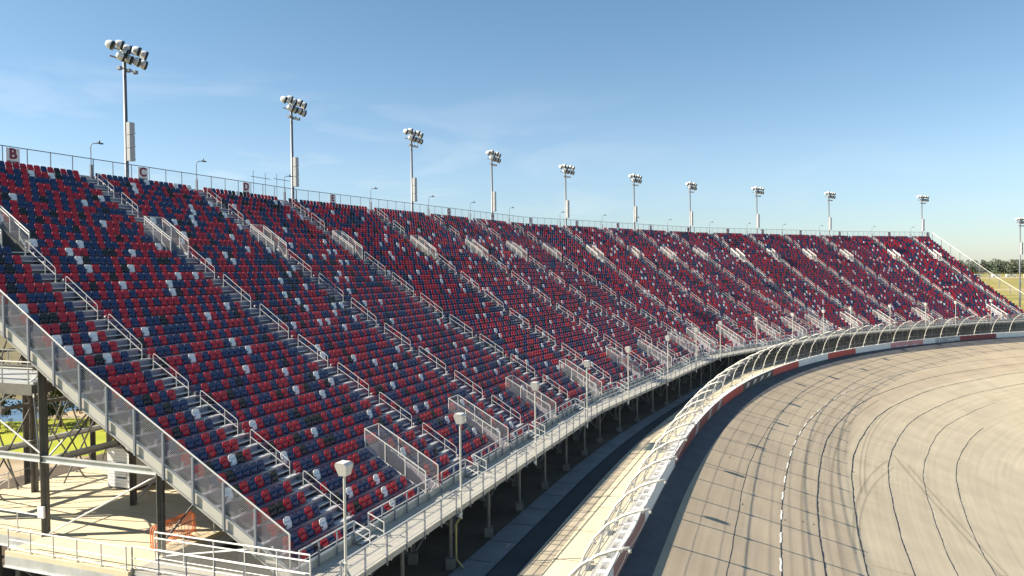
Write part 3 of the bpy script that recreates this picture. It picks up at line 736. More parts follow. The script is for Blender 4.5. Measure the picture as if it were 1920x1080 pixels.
def portal_lower(k, c, a):
    b = a + PW; dA, dB = 2.3, dr(5); zt_ = slope_z(dB)
    o = empty('stairwell', SP(c, a, dA, ZW), LPN[k] + ' beside the walkway', 'stairwell', 'caged stairwells along the walkway')
    mb = MB(); mb.box8([SP(c, a, dA, ZW - .5), SP(c, b, dA, ZW - .5), SP(c, b, dB, ZW - .5), SP(c, a, dB, ZW - .5), SP(c, a, dA, ZW - .02), SP(c, b, dA, ZW - .02), SP(c, b, dB, ZW - .45), SP(c, a, dB, ZW - .45)]); mb.build('floor', M['dirt'], o)
    for q in (a, b):
        w_ = MB(); w_.box8([SP(c, q - .02, dA, ZW), SP(c, q + .02, dA, ZW), SP(c, q + .02, dB, ZW), SP(c, q - .02, dB, ZW), SP(c, q - .02, dA, ZW + .3), SP(c, q + .02, dA, ZW + .3), SP(c, q + .02, dB, zt_ - .05), SP(c, q - .02, dB, zt_ - .05)]); w_.build('side_wall', M['deck'], o)
        m_ = MB(); m_.quad(SP(c, q, dA, ZW + .3), SP(c, q, dB, zt_ - .05), SP(c, q, dB, zt_ + 1.0), SP(c, q, dA, ZW + 1.45)); m_.build('mesh_panel', M['mesh'], o)
    w_ = MB(); w_.box8([SP(c, a, dB - .04, ZW), SP(c, b, dB - .04, ZW), SP(c, b, dB, ZW), SP(c, a, dB, ZW), SP(c, a, dB - .04, zt_ - .05), SP(c, b, dB - .04, zt_ - .05), SP(c, b, dB, zt_ - .05), SP(c, a, dB, zt_ - .05)]); w_.build('back_wall', M['deck'], o)
    m_ = MB(); m_.quad(SP(c, a, dB, zt_ - .05), SP(c, b, dB, zt_ - .05), SP(c, b, dB, zt_ + 1), SP(c, a, dB, zt_ + 1)); m_.build('mesh_panel', M['mesh'], o)
    fr = MB()
    for q in (a, b):
        fr.tube(SP(c, q, dA, ZW + 1.5), SP(c, q, dB, zt_ + 1.05), .034, 6); fr.tube(SP(c, q, dA, ZW + .35), SP(c, q, dB, zt_), .026, 6)
        for t in (0, .33, .66, 1):
            dd = dA + (dB - dA) * t; fr.tube(SP(c, q, dd, ZW + (zt_ - ZW) * t - .05), SP(c, q, dd, ZW + 1.5 + (zt_ - .45 - ZW) * t), .034, 6)
    for zz in (1.5,): fr.tube(SP(c, a, dB, zt_ + 1.05), SP(c, b, dB, zt_ + 1.05), .034, 6)
    fr.build('frame', M['rail'], o)
    gt = MB()
    for zz in (.75, .95): gt.tube(SP(c, a, dA, ZW + zz), SP(c, b, dA, ZW + zz), .03, 6)
    gt.tube(SP(c, a, dA, ZW + .05), SP(c, b, dA, ZW + .72), .028, 6); gt.tube(SP(c, b, dA, ZW + .05), SP(c, a, dA, ZW + .72), .028, 6); gt.tube(SP(c, a, dA, ZW + .05), SP(c, b, dA, ZW + .05), .028, 6)
    gt.build('gate', M['rail'], o)
for k, (c, a) in enumerate(LOWP): portal_lower(k, c, a)

# ================================================================== GUARD RAILS
RUN = ['nearest straight run', 'second run', 'third run', 'fourth run', 'farthest run']
for c in range(5):                                       # outer guard rail of the walkway
    a, b = s_lo(c, 0), s_hi(c, 0); n = max(2, round((b - a) / 1.75)); z1 = ZW + 1.0
    if c == 0: a = S_LEFT - .1
    o = empty('guard_rail', SP(c, a, 0, ZW), f'mesh guard rail on the outer walkway edge, {RUN[c]} of the stand', 'guard rail', 'guard rails on the walkway edge')
    mb = MB(); mb.tube(SP(c, a, 0, z1), SP(c, b, 0, z1), .032, 6); mb.tube(SP(c, a, 0, ZW + .12), SP(c, b, 0, ZW + .12), .022, 6); mb.tube(SP(c, a, 0, ZW + .55), SP(c, b, 0, ZW + .55), .018, 6); mb.build('top_rail', M['rail'], o)
    mb = MB(); mb.quad(SP(c, a, 0, ZW + .1), SP(c, b, 0, ZW + .1), SP(c, b, 0, z1), SP(c, a, 0, z1)); mb.build('mesh_panel', M['meshfar'], o)
    for k in range(n + 1):
        s = a + (b - a) * k / n; p = MB(); p.bar(SP(c, s, -.05, ZW - .38), SP(c, s, -.05, z1), .075, .05, (T[c][0], T[c][1], 0)); p.build('post', M['post'], o)
kidx = 0
for c in range(5):                                       # inner guard rail in front of the first row, broken at stairs and stairwells
    d = 2.12; lo, hi = s_lo(c, d) + (.1 if c else .15), s_hi(c, d) - .1
    br = sorted([(s - .62, s + .62, 'stair') for cc, s, _ in AISLES if cc == c] + [(s - .02, s + PW + .02, 'well') for cc, s in LOWP if cc == c])
    segs = []; p = lo; pk = 'end'
    for a, b, kd in br:
        if a > p + .5: segs.append((p, a, pk, kd))
        p = max(p, b); pk = kd
    if hi > p + .5: segs.append((p, hi, pk, 'end'))
    for a, b, ka, kb_ in segs:
        kidx += 1; z1 = ZW + 1.1
        o = empty('front_rail', SP(c, a, d, ZW), f'low pipe rail before the first seat row, {ordn(kidx)} length from the near end', 'guard rail', 'pipe rails before the first row')
        mb = MB(); mb.tube(SP(c, a, d, z1), SP(c, b, d, z1), .034, 6); mb.tube(SP(c, a, d, ZW + .62), SP(c, b, d, ZW + .62), .026, 6)
        for q, kd, sg in ((a, ka, 1), (b, kb_, -1)):
            if kd == 'stair': mb.path([SP(c, q, d, z1), SP(c, q, d - .85, z1 - .35), SP(c, q, d - .85, ZW)], .03, 6); mb.path([SP(c, q, d, z1), SP(c, q, d, z1 - .45), SP(c, q, d - .85, z1 - .8)], .026, 6)
        mb.build('top_rail', M['rail'], o)
        n = max(1, round((b - a) / 1.35))
        for k in range(n + 1):
            s = a + (b - a) * k / n; p = MB(); p.bar(SP(c, s, d - .02, ZW), SP(c, s, d - .02, z1 - .03), .075, .05, (T[c][0], T[c][1], 0)); p.build('post', M['post'], o)
# toe boards under the first row seats
for c in range(5):
    for a, b in cut(s_lo(c, 2.7) + .3, s_hi(c, 2.7) - .2, [(s - .7, s + .7) for cc, s, _ in AISLES if cc == c] + [(s - .1, s + PW + .1) for cc, s in LOWP if cc == c]):
        mb = MB(); mb.bar(SP(c, a, D0 - .04, zr(0) + .02), SP(c, b, D0 - .04, zr(0) + .02), .02, .16); mb.build('toe_board', M['lampw'], gs)

# ================================================================== FENCE AND SIGNS ALONG THE TOP
HT = 8.72; DF = D + .62
SIGNS = [('B', 0, 6.06), ('C', 0, 17.03), ('D', 0, 29.32), ('E', 1, 5.6), ('G', 1, 29.68), ('H', 1, 42.11), ('I', 2, 1.66), ('J', 2, 13.8), ('K', 2, 26.06), ('L', 2, 37.04), ('M', 2, 51.17), ('N', 3, 10.08), ('O', 3, 21.5), ('P', 3, 34.82), ('Q', 3, 49.69), ('R', 4, 13.47), ('S', 4, 26.53)]
span = ['behind signs B to D', 'behind signs E to H', 'behind signs I to M', 'behind signs N to Q', 'behind signs R and S']
for c in range(5):
    a, b = (S_LEFT if c == 0 else 0), LEN[c]; n = round((b - a) / 1.75)
    o = empty('top_fence', SP(c, a, DF, zr(39)), f'grey chain-link fence along the top row {span[c]}', 'fence', 'fence along the top row')
    mb = MB(); mb.tube(SP(c, a, DF, HT), SP(c, b, DF, HT), .034, 6); mb.build('top_rail', M['post'], o)
    mb = MB(); mb.quad(SP(c, a, DF + .03, zr(39) + .3), SP(c, b, DF + .03, zr(39) + .3), SP(c, b, DF + .03, HT), SP(c, a, DF + .03, HT)); mb.build('mesh_panel', M['meshfar'], o)
    for k in range(n + 1):
        s = a + (b - a) * k / n; mb = MB(); mb.tube(SP(c, s, DF, zr(39)), SP(c, s, DF, HT), .034, 6); mb.build('post', M['post'], o)
def text_mesh(txt, size, depth, m, bold=0.0):
    cu = bpy.data.curves.new('letter', 'FONT'); cu.body = txt; cu.size = size; cu.extrude = depth; cu.align_x = 'CENTER'; cu.align_y = 'CENTER'; cu.offset = bold
    o = bpy.data.objects.new('letter_source', cu); C.objects.link(o); dg = bpy.context.evaluated_depsgraph_get(); dg.update()
    me = bpy.data.meshes.new_from_object(o.evaluated_get(dg)); bpy.data.objects.remove(o); bpy.data.curves.remove(cu)
    me.materials.clear(); me.materials.append(m); return me
cap_me = text_mesh('SECTION', .20, .006, M['dark'], .004)
for L_, c, s in SIGNS:
    z = HT - .62; o = empty('section_sign', SP(c, s, DF - .06, z), f'white section sign with a maroon letter {L_}', 'sign', 'section signs on the top fence', RZ[c]); ORG[o.name] = Vector((0, 0, 0))
    mb = MB(); mb.box((0, 0, 0), (.98, .03, 1.05)); mb.build('panel', M['sign'], o)
    me = text_mesh(L_, 1.0, .008, M['maroon'], .03); k = bpy.data.objects.new('letter', me); C.objects.link(k); k.parent = o; k.location = (0, -.03, .12); k.rotation_euler = (R(90), 0, 0)
    k = bpy.data.objects.new('caption', cap_me); C.objects.link(k); k.parent = o; k.location = (0, -.025, -.42); k.rotation_euler = (R(90), 0, 0)
# small lamps at the head of every aisle
LPX = [(0, 12.34), (0, 23.1), (0, 35.34), (1, 12.64), (1, 24.93), (1, 35.74), (1, 47.94), (2, 9.41), (2, 21.42), (2, 31.99), (2, 43.54), (3, 4.61), (3, 16.52), (3, 28.51), (3, 42.19), (4, 7.93), (4, 20.93)]
first = None
for k, (c, s) in enumerate(LPX):
    nm = 'BCDEFGHIJKLMNOPQR'[k]; lab = 'small bent-arm lamp post above the aisle between ' + NXT[nm]; loc = SP(c, s, DF + .12, zr(39))
    if first is None:
        o = local('aisle_lamp', loc, lab, 'lamp post', 'bent-arm lamps along the top fence', RZ[c])
        p = MB(); p.path([(0, 0, 0), (0, 0, 3.05), (.03, -.03, 3.2), (.12, -.10, 3.3), (.30, -.25, 3.34), (.42, -.34, 3.36)], .035, 6); p.box((0, 0, .85), (.16, .14, 1.7))
        h_ = MB(); h_.box((.50, -.40, 3.34), (.42, .22, .09)); h_.lathe((.46, -.38, 3.38), (.46, -.38, 3.6), [(0, .05), (.10, .06), (.2, .03)], 6)
        kids(o, p.build('pole', M['post'], o), h_.build('lamp_head', M['lampd'], o)); first = o
    else: dup(first, loc, RZ[c], lab)
# open pipe frame standing above the fence by sign D
o = empty('pipe_frame', SP(0, 30.3, D, HT), 'thin open pipe frame of uprights and crossbars right of sign D', 'pipe frame')
mb = MB()
for s, zz in ((30.45, 1.25), (32.22, 1.15), (33.99, 1.25)): mb = MB(); mb.tube(SP(0, s, DF, HT - 1.0), SP(0, s, DF, HT + zz), .025, 5); mb.build('upright', M['post'], o)
mb = MB(); mb.tube(SP(0, 30.1, DF, HT + .62), SP(0, 33.0, DF, HT + .62), .03, 5); mb.tube(SP(0, 33.5, DF, HT + .75), SP(0, 36.1, DF, HT + .75), .03, 5); mb.build('crossbar', M['post'], o)

# ================================================================== FLOODLIGHT POLES
def flood_head(mb_w, mb_d, p, dirv):
    dv = Vector(dirv).normalized(); p = Vector(p)
    mb_w.lathe(p - dv * .30, p + dv, [(0, .10), (.05, .20), (.18, .30), (.40, .36), (.46, .37)], 10)
    mb_d.lathe(p + dv * .162, p + dv * 2, [(0, .365), (.17, .37), (.18, .30)], 10)
def flood_pole(loc, rz, label, height, base_h, near):
    o = local('floodlight_pole', loc, label, 'floodlight', 'floodlight poles behind the grandstand', rz)
    Hh = height; p = MB(); p.path([(0, 0, 0), (0, 0, Hh * .5), (0, 0, Hh)], [.24, .19, .13], 10); a = p.build('pole', M['pole'], o, smooth=True)
    arm = MB()
    for zz, ln in ((-.25, 1.75), (-.95, 1.5)): arm.bar((-ln, -.1, Hh + zz), (ln, -.1, Hh + zz), .10, .10)
    arm.bar((-.75, -.1, Hh - 1.65), (.85, -.1, Hh - 1.65), .07, .07)
    ks = [a, arm.build('crossarm', M['pole'], o)]
    heads = [(-1.65, -.25), (-.85, -.05), (-.05, -.20), (.8, -.12), (1.6, -.25), (-.75, -.95), (.1, -.98), (.75, -1.0), (1.5, -1.05), (-.4, -.60)]
    for k, (x, zz) in enumerate(heads):
        w_, d_ = MB(), MB(); ang = (k * 37 % 11 - 5) * .07; flood_head(w_, d_, (x, -.30 - (.1 if k % 2 else 0), Hh + zz + .12), (math.sin(ang) + .85, -.62, -.34))
        lw = w_.build('lamp_head', M['lampw'], o, smooth=True); ld = d_.build('visor', M['lampd'], lw); ks.append(lw); KIDS[lw.name] = [ld]
    for x in (-.7, .15, .8):
        w_ = MB(); w_.box((x, -.25, Hh - 1.75), (.30, .34, .26)); ks.append(w_.build('small_lamp', M['post'], o))
    for k in range(3):
        w_ = MB(); z0 = base_h + 1.04 * k; w_.box((.10, -.38, z0 + .5), (.52, .34, 1.0)); w_.box((.36, -.55, z0 + .15), (.12, .02, .06)); ks.append(w_.build('ballast_box', mat('ballast_grey', (0.46, 0.46, 0.46), .5), o))
    kids(o, *ks); return o
FP = [(0, 16.04, 'beside sign C'), (0, 37.33, 'left of sign E'), (1, 21.81, 'left of sign G'), (1, 43.14, 'beside sign H'), (2, 11.54, 'left of sign J'), (2, 32.28, 'left of sign L'), (2, 52.99, 'beside sign M'), (3, 20.29, 'left of sign O'), (3, 46.37, 'left of sign Q'), (4, 25.2, 'beside sign S at the far corner')]
root = None
for k, (c, s, wh) in enumerate(FP):
    loc = SP(c, s, D + 1.2, -15.7); lab = 'tall floodlight pole with ten lamp heads ' + wh
    if root is None: root = flood_pole(loc, RZ[c], lab, 33.75, 24.75, True)
    else: dup(root, loc, RZ[c], lab)
fx = dup(root, Vector((128.8, 196, CZ - 22.3)), RZ[4], 'floodlight pole beyond the far end of the stand at the picture edge')

# ================================================================== WHITE-BOX POLES ON THE WALKWAY
WPX = [(0, -5.1), (0, 5.65), (0, 17.4), (0, 30.05), (1, 8.6), (1, 21.6), (1, 33.8), (1, 46.8), (2, 15.15), (2, 27.5), (2, 39.7), (3, 5.65), (3, 17.8), (3, 29.8), (3, 40.65), (4, 7.1)]
first = None
for k, (c, s) in enumerate(WPX):
    lab = f'slim pole with white horn box, {ordn(k + 1)} along the walkway from the near end'; loc = SP(c, s, -.14, ZW)
    if first is None:
        o = local('horn_pole', loc, lab, 'speaker pole', 'white-box poles along the walkway', RZ[c])
        p = MB(); p.tube((0, 0, -.6), (0, 0, 4.45), .055, 8); b_k = MB(); b_k.box((0, .05, -.35), (.20, .16, .10)); b_k.box((-.1, .02, -.42), (.3, .08, .06)); b_2 = MB(); b_2.box((0, .05, .95), (.16, .2, .05))
        h_ = MB(); h_.box8([(-.16, -.17, 4.42), (.20, -.17, 4.42), (.20, .15, 4.42), (-.16, .15, 4.42), (-.30, -.27, 4.85), (.26, -.27, 4.85), (.26, .25, 4.85), (-.30, .25, 4.85)])
        h_.box8([(-.30, -.27, 4.851), (.26, -.27, 4.851), (.26, .25, 4.851), (-.30, .25, 4.851), (-.34, -.20, 4.97), (.16, -.20, 4.97), (.16, .18, 4.97), (-.34, .18, 4.97)])
        kids(o, p.build('pole', M['fence'], o), b_k.build('bracket', M['lampw'], o), b_2.build('bracket', M['lampw'], o), h_.build('horn_box', mat('horn_white', (0.62, 0.60, 0.56), .5), o)); first = o
    else: dup(first, loc, RZ[c], lab)

# ================================================================== END FENCES
def end_fence(name, c, s, label, d1, off=0.0, rail_up=1.45, mesh='meshw', pitch=1.62):
    o = empty(name, SP(c, s, 2.3, ZW), label, 'fence')
    S = (lambda d: s) if not off else (lambda d: s + off * (D - d) / 30)
    ds = [2.35, dr(16), d1]; mb = MB(); mh = MB()
    for a, b in zip(ds[:-1], ds[1:]):
        mb.tube(SP(c, S(a), a, slope_z(a) + rail_up), SP(c, S(b), b, slope_z(b) + rail_up), .036, 6)
        mh.quad(SP(c, S(a), a, slope_z(a) + .02), SP(c, S(b), b, slope_z(b) + .02), SP(c, S(b), b, slope_z(b) + rail_up), SP(c, S(a), a, slope_z(a) + rail_up))
    mb.tube(SP(c, S(2.35), 2.35, slope_z(2.35) + rail_up), SP(c, S(2.35), 2.35, ZW), .036, 6)
    mb.build('top_rail', M['rail'], o); mh.build('mesh_panel', M[mesh], o)
    d = 4.0
    while d < d1:
        p = MB(); p.bar(SP(c, S(d) - .06, d, slope_z(d) - .65), SP(c, S(d) - .06, d, slope_z(d) + rail_up - .06), .10, .09, (T[c][0], T[c][1], 0)); p.build('post', M['post'], o); d += pitch
    return o
M['wire'] = mat('wire', (0.55, 0.55, 0.55), .45, .3)
M['meshside'] = veil('chain_link_plain', (0.4, 0.4, 0.42), .04)
ef = end_fence('side_fence', 0, S_LEFT - .12, 'sloping mesh fence down the near end of the seats', 33, mesh='meshside')
mb = MB()                                                # the wires of the near fence are wide enough to be seen
for k in range(16):
    u = .06 + k * .086
    for a, b in ((2.4, dr(16)), (dr(16), 22.5)): mb.tube(SP(0, S_LEFT - .12, a, slope_z(a) + u), SP(0, S_LEFT - .12, b, slope_z(b) + u), .0060, 3)
mb.build('wire', M['wire'], ef)
end_fence('side_fence', 4, LEN[4] + .2, 'sloping pale fence down the far end of the seats', 33, off=1.5, rail_up=1.6, mesh='meshfar', pitch=2.6)

# ================================================================== TRACK WALL AND CATCH FENCE
wall = empty('track_wall', WP(0, 0, -15.9), 'curved white steel and foam barrier wall with red and black panels', 'wall')
mb = MB()
def wall_strip(mb, s0, s1, e0, e1, z0, z1, step=1.0):
    n = max(1, int(math.ceil((s1 - s0) / step)))
    for k in range(n):
        a, b = s0 + (s1 - s0) * k / n, s0 + (s1 - s0) * (k + 1) / n; ra, rb = rise(a), rise(b)
        mb.box8([WP(a, e0, z0 + ra), WP(a, e1, z0 + ra), WP(b, e1, z0 + rb), WP(b, e0, z0 + rb), WP(a, e0, z1 + ra), WP(a, e1, z1 + ra), WP(b, e1, z1 + rb), WP(b, e0, z1 + rb)])
wall_strip(mb, -58, 200, -1.05, -.72, -16.3, -15.25); mb.build('concrete_wall', M['wallc'], wall)
mb = MB(); wall_strip(mb, -58, 200, -.2, -.012, -16.0, -14.98); mb.build('steel_tube', M['wwhite'], wall)
mb = MB()
for s in np.arange(-30, 200, 1.5):
    r_ = rise(s); mb.box8([WP(s - .28, -.73, -15.95 + r_), WP(s - .16, -.21, -15.95 + r_), WP(s + .16, -.21, -15.95 + r_), WP(s + .28, -.73, -15.95 + r_), WP(s - .28, -.73, -15.12 + r_), WP(s - .16, -.21, -15.06 + r_), WP(s + .16, -.21, -15.06 + r_), WP(s + .28, -.73, -15.12 + r_)])
    mb.box8([WP(s - .1, -.30, -15.06 + r_), WP(s - .1, -.05, -14.975 + r_), WP(s + .1, -.05, -14.975 + r_), WP(s + .1, -.30, -15.06 + r_), WP(s - .1, -.30, -14.99 + r_), WP(s - .1, -.05, -14.94 + r_), WP(s + .1, -.05, -14.94 + r_), WP(s + .1, -.30, -14.99 + r_)])
mb.build('foam_block', M['foam'], wall)
PAN = [(-58, -8.5, 'wwhite'), (-8.5, 1.5, 'wmar'), (1.5, 15.5, 'wwhite'), (15.5, 43.5, 'wmar'), (43.5, 54.4, 'wred'), (54.4, 69.2, 'wblk'), (69.2, 80.7, 'wred'), (80.7, 92.7, 'wwhite'), (92.7, 103.2, 'wred'), (103.2, 115.5, 'wwhite'),
       (115.5, 126.2, 'wpink'), (126.2, 130.0, 'wwhite'), (130.0, 137.6, 'wgrey'), (137.6, 148.2, 'wmar'), (148.2, 156.5, 'wwhite'), (156.5, 166, 'wblue'), (166, 200, 'wwhite')]
for a, b, m in PAN:
    mb = MB(); wall_strip(mb, a, b, -.010, .004, -15.97, -15.02); mb.build('panel', M[m], wall)
def wall_patch(mb, pts, e=.010):                          # flat shape lying on the wall face, points (s, height 0..1)
    mb.quad(*[WP(s, e, -15.95 + .93 * z + rise(s)) for s, z in pts])
mb = MB()
for s0 in (56.0, 59.6, 63.0, 66.4):                       # four white emblems on the black panel
    for q in ((0, .30, 1.9, .52), (.35, .50, 2.3, .74), (-.2, .18, .8, .36)):
        wall_patch(mb, [(s0 + q[0], q[1]), (s0 + q[2] * .62, q[1]), (s0 + q[2] * .8, q[3]), (s0 + q[0] + .55, q[3])])
for s0 in (27.0, 34.5, 40.0):                             # slanted white strokes on the maroon panel
    for k in range(3): wall_patch(mb, [(s0 + k * .55, .05), (s0 + k * .55 + .22, .05), (s0 + k * .55 + 1.7, .95), (s0 + k * .55 + 1.45, .95)])
for s0 in (117.0, 119.5, 122.3): wall_patch(mb, [(s0, .15), (s0 + 1.3, .02), (s0 + 2.2, .30), (s0 + 1.2, .22)])
for k in range(6): wall_patch(mb, [(134.0 + k * .5, .35), (134.3 + k * .5, .35), (134.35 + k * .5, .6), (134.05 + k * .5, .6)])
mb.build('emblem', M['wwhite'], wall)
cf = empty('catch_fence', WP(0, -1.1, -15.3), 'white curved-post catch fence leaning over the track wall', 'fence')
ARC = [(-1.25, 0), (-1.1, .8), (-.75, 1.9), (-.25, 2.8), (.35, 3.45), (1.1, 3.95), (1.75, 4.22), (2.35, 4.36)]
posts_s = [-11.6 + 5.0 * k for k in range(-3, 40)]
for s in posts_s:
    mb = MB(); r_ = -15.3 + rise(s); pts = [WP(s, e, z + r_) for e, z in ARC]
    mb.path(pts, .068, 8); mb.bar(WP(s, -1.25, r_ - .1), WP(s, -1.25, r_ + .15), .3, .3); t = Vector(pts[-1] - pts[-2]).normalized(); mb.box(tuple(pts[-1] + Vector((0, 0, -.12))), (.12, .12, .14)); mb.build('post', M['fence'], cf, smooth=True)
mb = MB(); mesh_mb = MB(); mesh_lo = MB()
for k in range(len(posts_s) - 1):
    for q in range(4):
        sa, sb = posts_s[k] + 5.0 * q / 4, posts_s[k] + 5.0 * (q + 1) / 4
        for (e0, z0), (e1, z1) in zip(ARC[:-1], ARC[1:]):
            (mesh_lo if z1 < 2.9 else mesh_mb).quad(WP(sa, e0 + .1, z0 - 15.3 + rise(sa)), WP(sb, e0 + .1, z0 - 15.3 + rise(sb)), WP(sb, e1 + .1, z1 - 15.3 + rise(sb)), WP(sa, e1 + .1, z1 - 15.3 + rise(sa)))
M['meshc'] = veil('catch_mesh', (0.42, 0.41, 0.38), .085)
mesh_mb.build('mesh_panel', M['meshc'], cf); mesh_lo.build('mesh_panel', veil('catch_mesh_low', (0.42, 0.42, 0.40), .13), cf)
for q in range(12):                                       # cables running from post to post
    f_ = .5 + q * (len(ARC) - 1.5) / 11.5; i = min(int(f_), len(ARC) - 2); u = f_ - i; e = ARC[i][0] * (1 - u) + ARC[i + 1][0] * u + .12; z = ARC[i][1] * (1 - u) + ARC[i + 1][1] * u
    pts = []
    for k in range(len(posts_s) - 1):
        for v in range(4):
            s = posts_s[k] + 5.0 * v / 4; pts.append(WP(s, e + .05 * math.sin(v / 4 * math.pi), z - 15.3 + rise(s) - .06 * math.sin(v / 4 * math.pi)))
    mb.path(pts, .024 if q % 3 == 1 else .008, 5)
mb.build('cable', M['cable'], cf)
mb = MB()
for s in posts_s:
    for q in range(1, 12, 3):
        f_ = .5 + q * (len(ARC) - 1.5) / 11.5; i = min(int(f_), len(ARC) - 2); u = f_ - i; e = ARC[i][0] * (1 - u) + ARC[i + 1][0] * u + .12; z = ARC[i][1] * (1 - u) + ARC[i + 1][1] * u
        p = WP(s, e, z - 15.3 + rise(s)); mb.box(tuple(p), (.16, .28, .12))
tag(mb.build('clamp', M['fence'], cf), kind='stuff')
for s in (-14, -8.6, -3.2):
    r_ = rise(s); o = mb = MB(); mb.box8([WP(s, -1.75, -15.37 + r_), WP(s + .75, -1.75, -15.37 + r_), WP(s + .75, -1.40, -15.37 + r_), WP(s, -1.40, -15.37 + r_), WP(s, -1.75, -15.05 + r_), WP(s + .75, -1.75, -15.05 + r_), WP(s + .75, -1.42, -14.95 + r_), WP(s, -1.42, -14.95 + r_)])
    mb.box8([WP(s - .05, -1.78, -15.05 + r_), WP(s + .8, -1.78, -15.05 + r_), WP(s + .8, -1.40, -14.94 + r_), WP(s - .05, -1.40, -14.94 + r_), WP(s - .05, -1.78, -15.02 + r_), WP(s + .8, -1.78, -15.02 + r_), WP(s + .8, -1.40, -14.91 + r_), WP(s - .05, -1.40, -14.91 + r_)])
    ob = mb.build('junction_box', M['galv'], origin=WP(s + .35, -1.6, -15.37 + r_))
    tag(ob, {-14: 'grey junction box behind the track wall, nearest to the camera', -8.6: 'middle grey junction box behind the track wall', -3.2: 'farthest of three grey junction boxes behind the track wall'}[s], 'junction box', 'junction boxes by the track wall')

# ================================================================== CONCOURSE PLATFORM AT THE NEAR END
pf = empty('concourse_platform', SP(0, -6.9, 16.7, ZW), 'raised cream concrete platform on steel legs beside the near end of the stand', 'platform')
def slab(mb, pts, z0, z1):
    lo = [SP(0, s, d, z0) for s, d in pts]; hi = [SP(0, s, d, z1) for s, d in pts]; n = len(pts); b = len(mb.v); mb.v += [tuple(p) for p in lo + hi]
    tr = tessellate_polygon([[Vector((p.x, p.y, 0)) for p in lo]])
    for t in tr: mb.f.append(tuple(b + n + q for q in t)); mb.f.append(tuple(b + q for q in reversed(t))); mb.m += [0, 0]
    for k in range(n): mb.f.append((b + k, b + (k + 1) % n, b + n + (k + 1) % n, b + n + k)); mb.m.append(0)
PFP = [(-6.95, 9.3), (-6.95, 16.7), (-5.05, 16.7), (-5.05, 26.2), (12.0, 26.2), (12.0, 9.3)]
mb = MB(); slab(mb, PFP, ZW - .22, ZW - .01); mb.build('slab', M['beige'], pf)
mb = MB(); slab(mb, [(-6.72, .05), (-6.72, 9.28), (-5.5, 9.28), (-5.5, .05)], ZW - .10, ZW - .012); mb.build('bridge_deck', M['walk'], pf)
for k in range(1, 9):
    mb = MB(); mb.bar(SP(0, -5.0 + k * 2.1, 9.35, ZW - .006), SP(0, -5.0 + k * 2.1, 26.1, ZW - .006), .03, .008); mb.build('joint', M['rough'], pf)
mb = MB()
for a, b in zip(PFP, PFP[1:] + PFP[:1]):
    mb.bar(SP(0, a[0], a[1], ZW - .46), SP(0, b[0], b[1], ZW - .46), .04, .46); mb.bar(SP(0, a[0], a[1], ZW - .70), SP(0, b[0], b[1], ZW - .70), .22, .03)
mb.bar(SP(0, -6.72, .1, ZW - .28), SP(0, -6.72, 9.2, ZW - .28), .05, .34); mb.bar(SP(0, -5.5, .1, ZW - .28), SP(0, -5.5, 9.2, ZW - .28), .05, .34)
mb.build('edge_beam', M['galv'], pf)
for s, d in ((-6.6, 9.6), (-6.6, 16.3), (-6.1, 5.0), (-6.1, .7), (-4.6, 20.5), (-4.6, 25.7), (4, 25.7), (11.5, 25.7), (6, 9.7)):
    mb = MB(); mb.bar(SP(0, s, d, -15.75), SP(0, s, d, ZW - .71), .2, .2); mb.build('column', M['steel'], pf)
mb = MB()
for (a, b) in (((-6.6, 9.6), (-6.6, 16.3)), ((-6.1, .7), (-6.1, 5.0)), ((-4.6, 20.5), (-4.6, 25.7))):
    mb.tube(SP(0, *a, -15.5), SP(0, *b, ZW - .8), .06); mb.tube(SP(0, *b, -15.5), SP(0, *a, ZW - .8), .06)
mb.build('brace', M['steel'], pf)
def pipe_rail(name, p0, p1, z, label, n, h=.98, mid=True, mesh=False, r=.03, m='rail', pm='rail', extra=0):
    o = empty(name, SP(0, *p0, z), label, 'railing', 'railings around the platform')
    L = lambda t, zz: SP(0, p0[0] + (p1[0] - p0[0]) * t, p0[1] + (p1[1] - p0[1]) * t, z + zz)
    mb = MB(); mb.tube(L(0, h), L(1, h), r, 6)
    if mid: mb.tube(L(0, h * .5), L(1, h * .5), r * .45, 5); mb.tube(L(0, .12), L(1, .12), r * .45, 5)
    if extra: mb.tube(L(0, h + extra), L(1, h + extra), r, 6)
    mb.build('top_rail', M[m], o)
    if mesh: q = MB(); q.quad(L(0, .05), L(1, .05), L(1, h), L(0, h)); q.build('mesh_panel', M['meshw'], o)
    for k in range(n + 1):
        q = MB(); q.tube(L(k / n, -.03), L(k / n, h + extra - .01), r * .8, 6); q.box(tuple(L(k / n, .015)), (.12, .12, .03)); q.build('post', M[pm], o)
    return o
pipe_rail('platform_railing', (-6.85, 16.6), (-6.85, 9.5), ZW, 'white pipe railing along the front edge of the concrete platform', 5, r=.04)
pipe_rail('platform_railing', (-6.68, 9.35), (-6.68, .6), ZW, 'mesh railing on the near side of the narrow bridge to the walkway', 6, mesh=True, r=.038, pm='post')
pipe_rail('platform_railing', (-5.56, 9.25), (-5.56, 1.2), ZW, 'double-rail mesh railing on the stand side of the narrow bridge', 5, mesh=True, r=.038, extra=.26)
pipe_rail('platform_railing', (-4.98, 16.9), (-4.98, 23.5), ZW, 'white pipe railing on the platform edge at the left picture edge', 4, r=.036)
pipe_rail('platform_railing', (-4.9, 26.0), (11.8, 26.0), ZW, 'thin dark railing along the back edge of the platform', 9, r=.016, m='post', pm='post')
pipe_rail('platform_railing', (-5.0, 9.45), (3.0, 9.45), ZW, 'thin railing beside the orange barricades at the platform end', 5, r=.02, m='post', pm='rail')
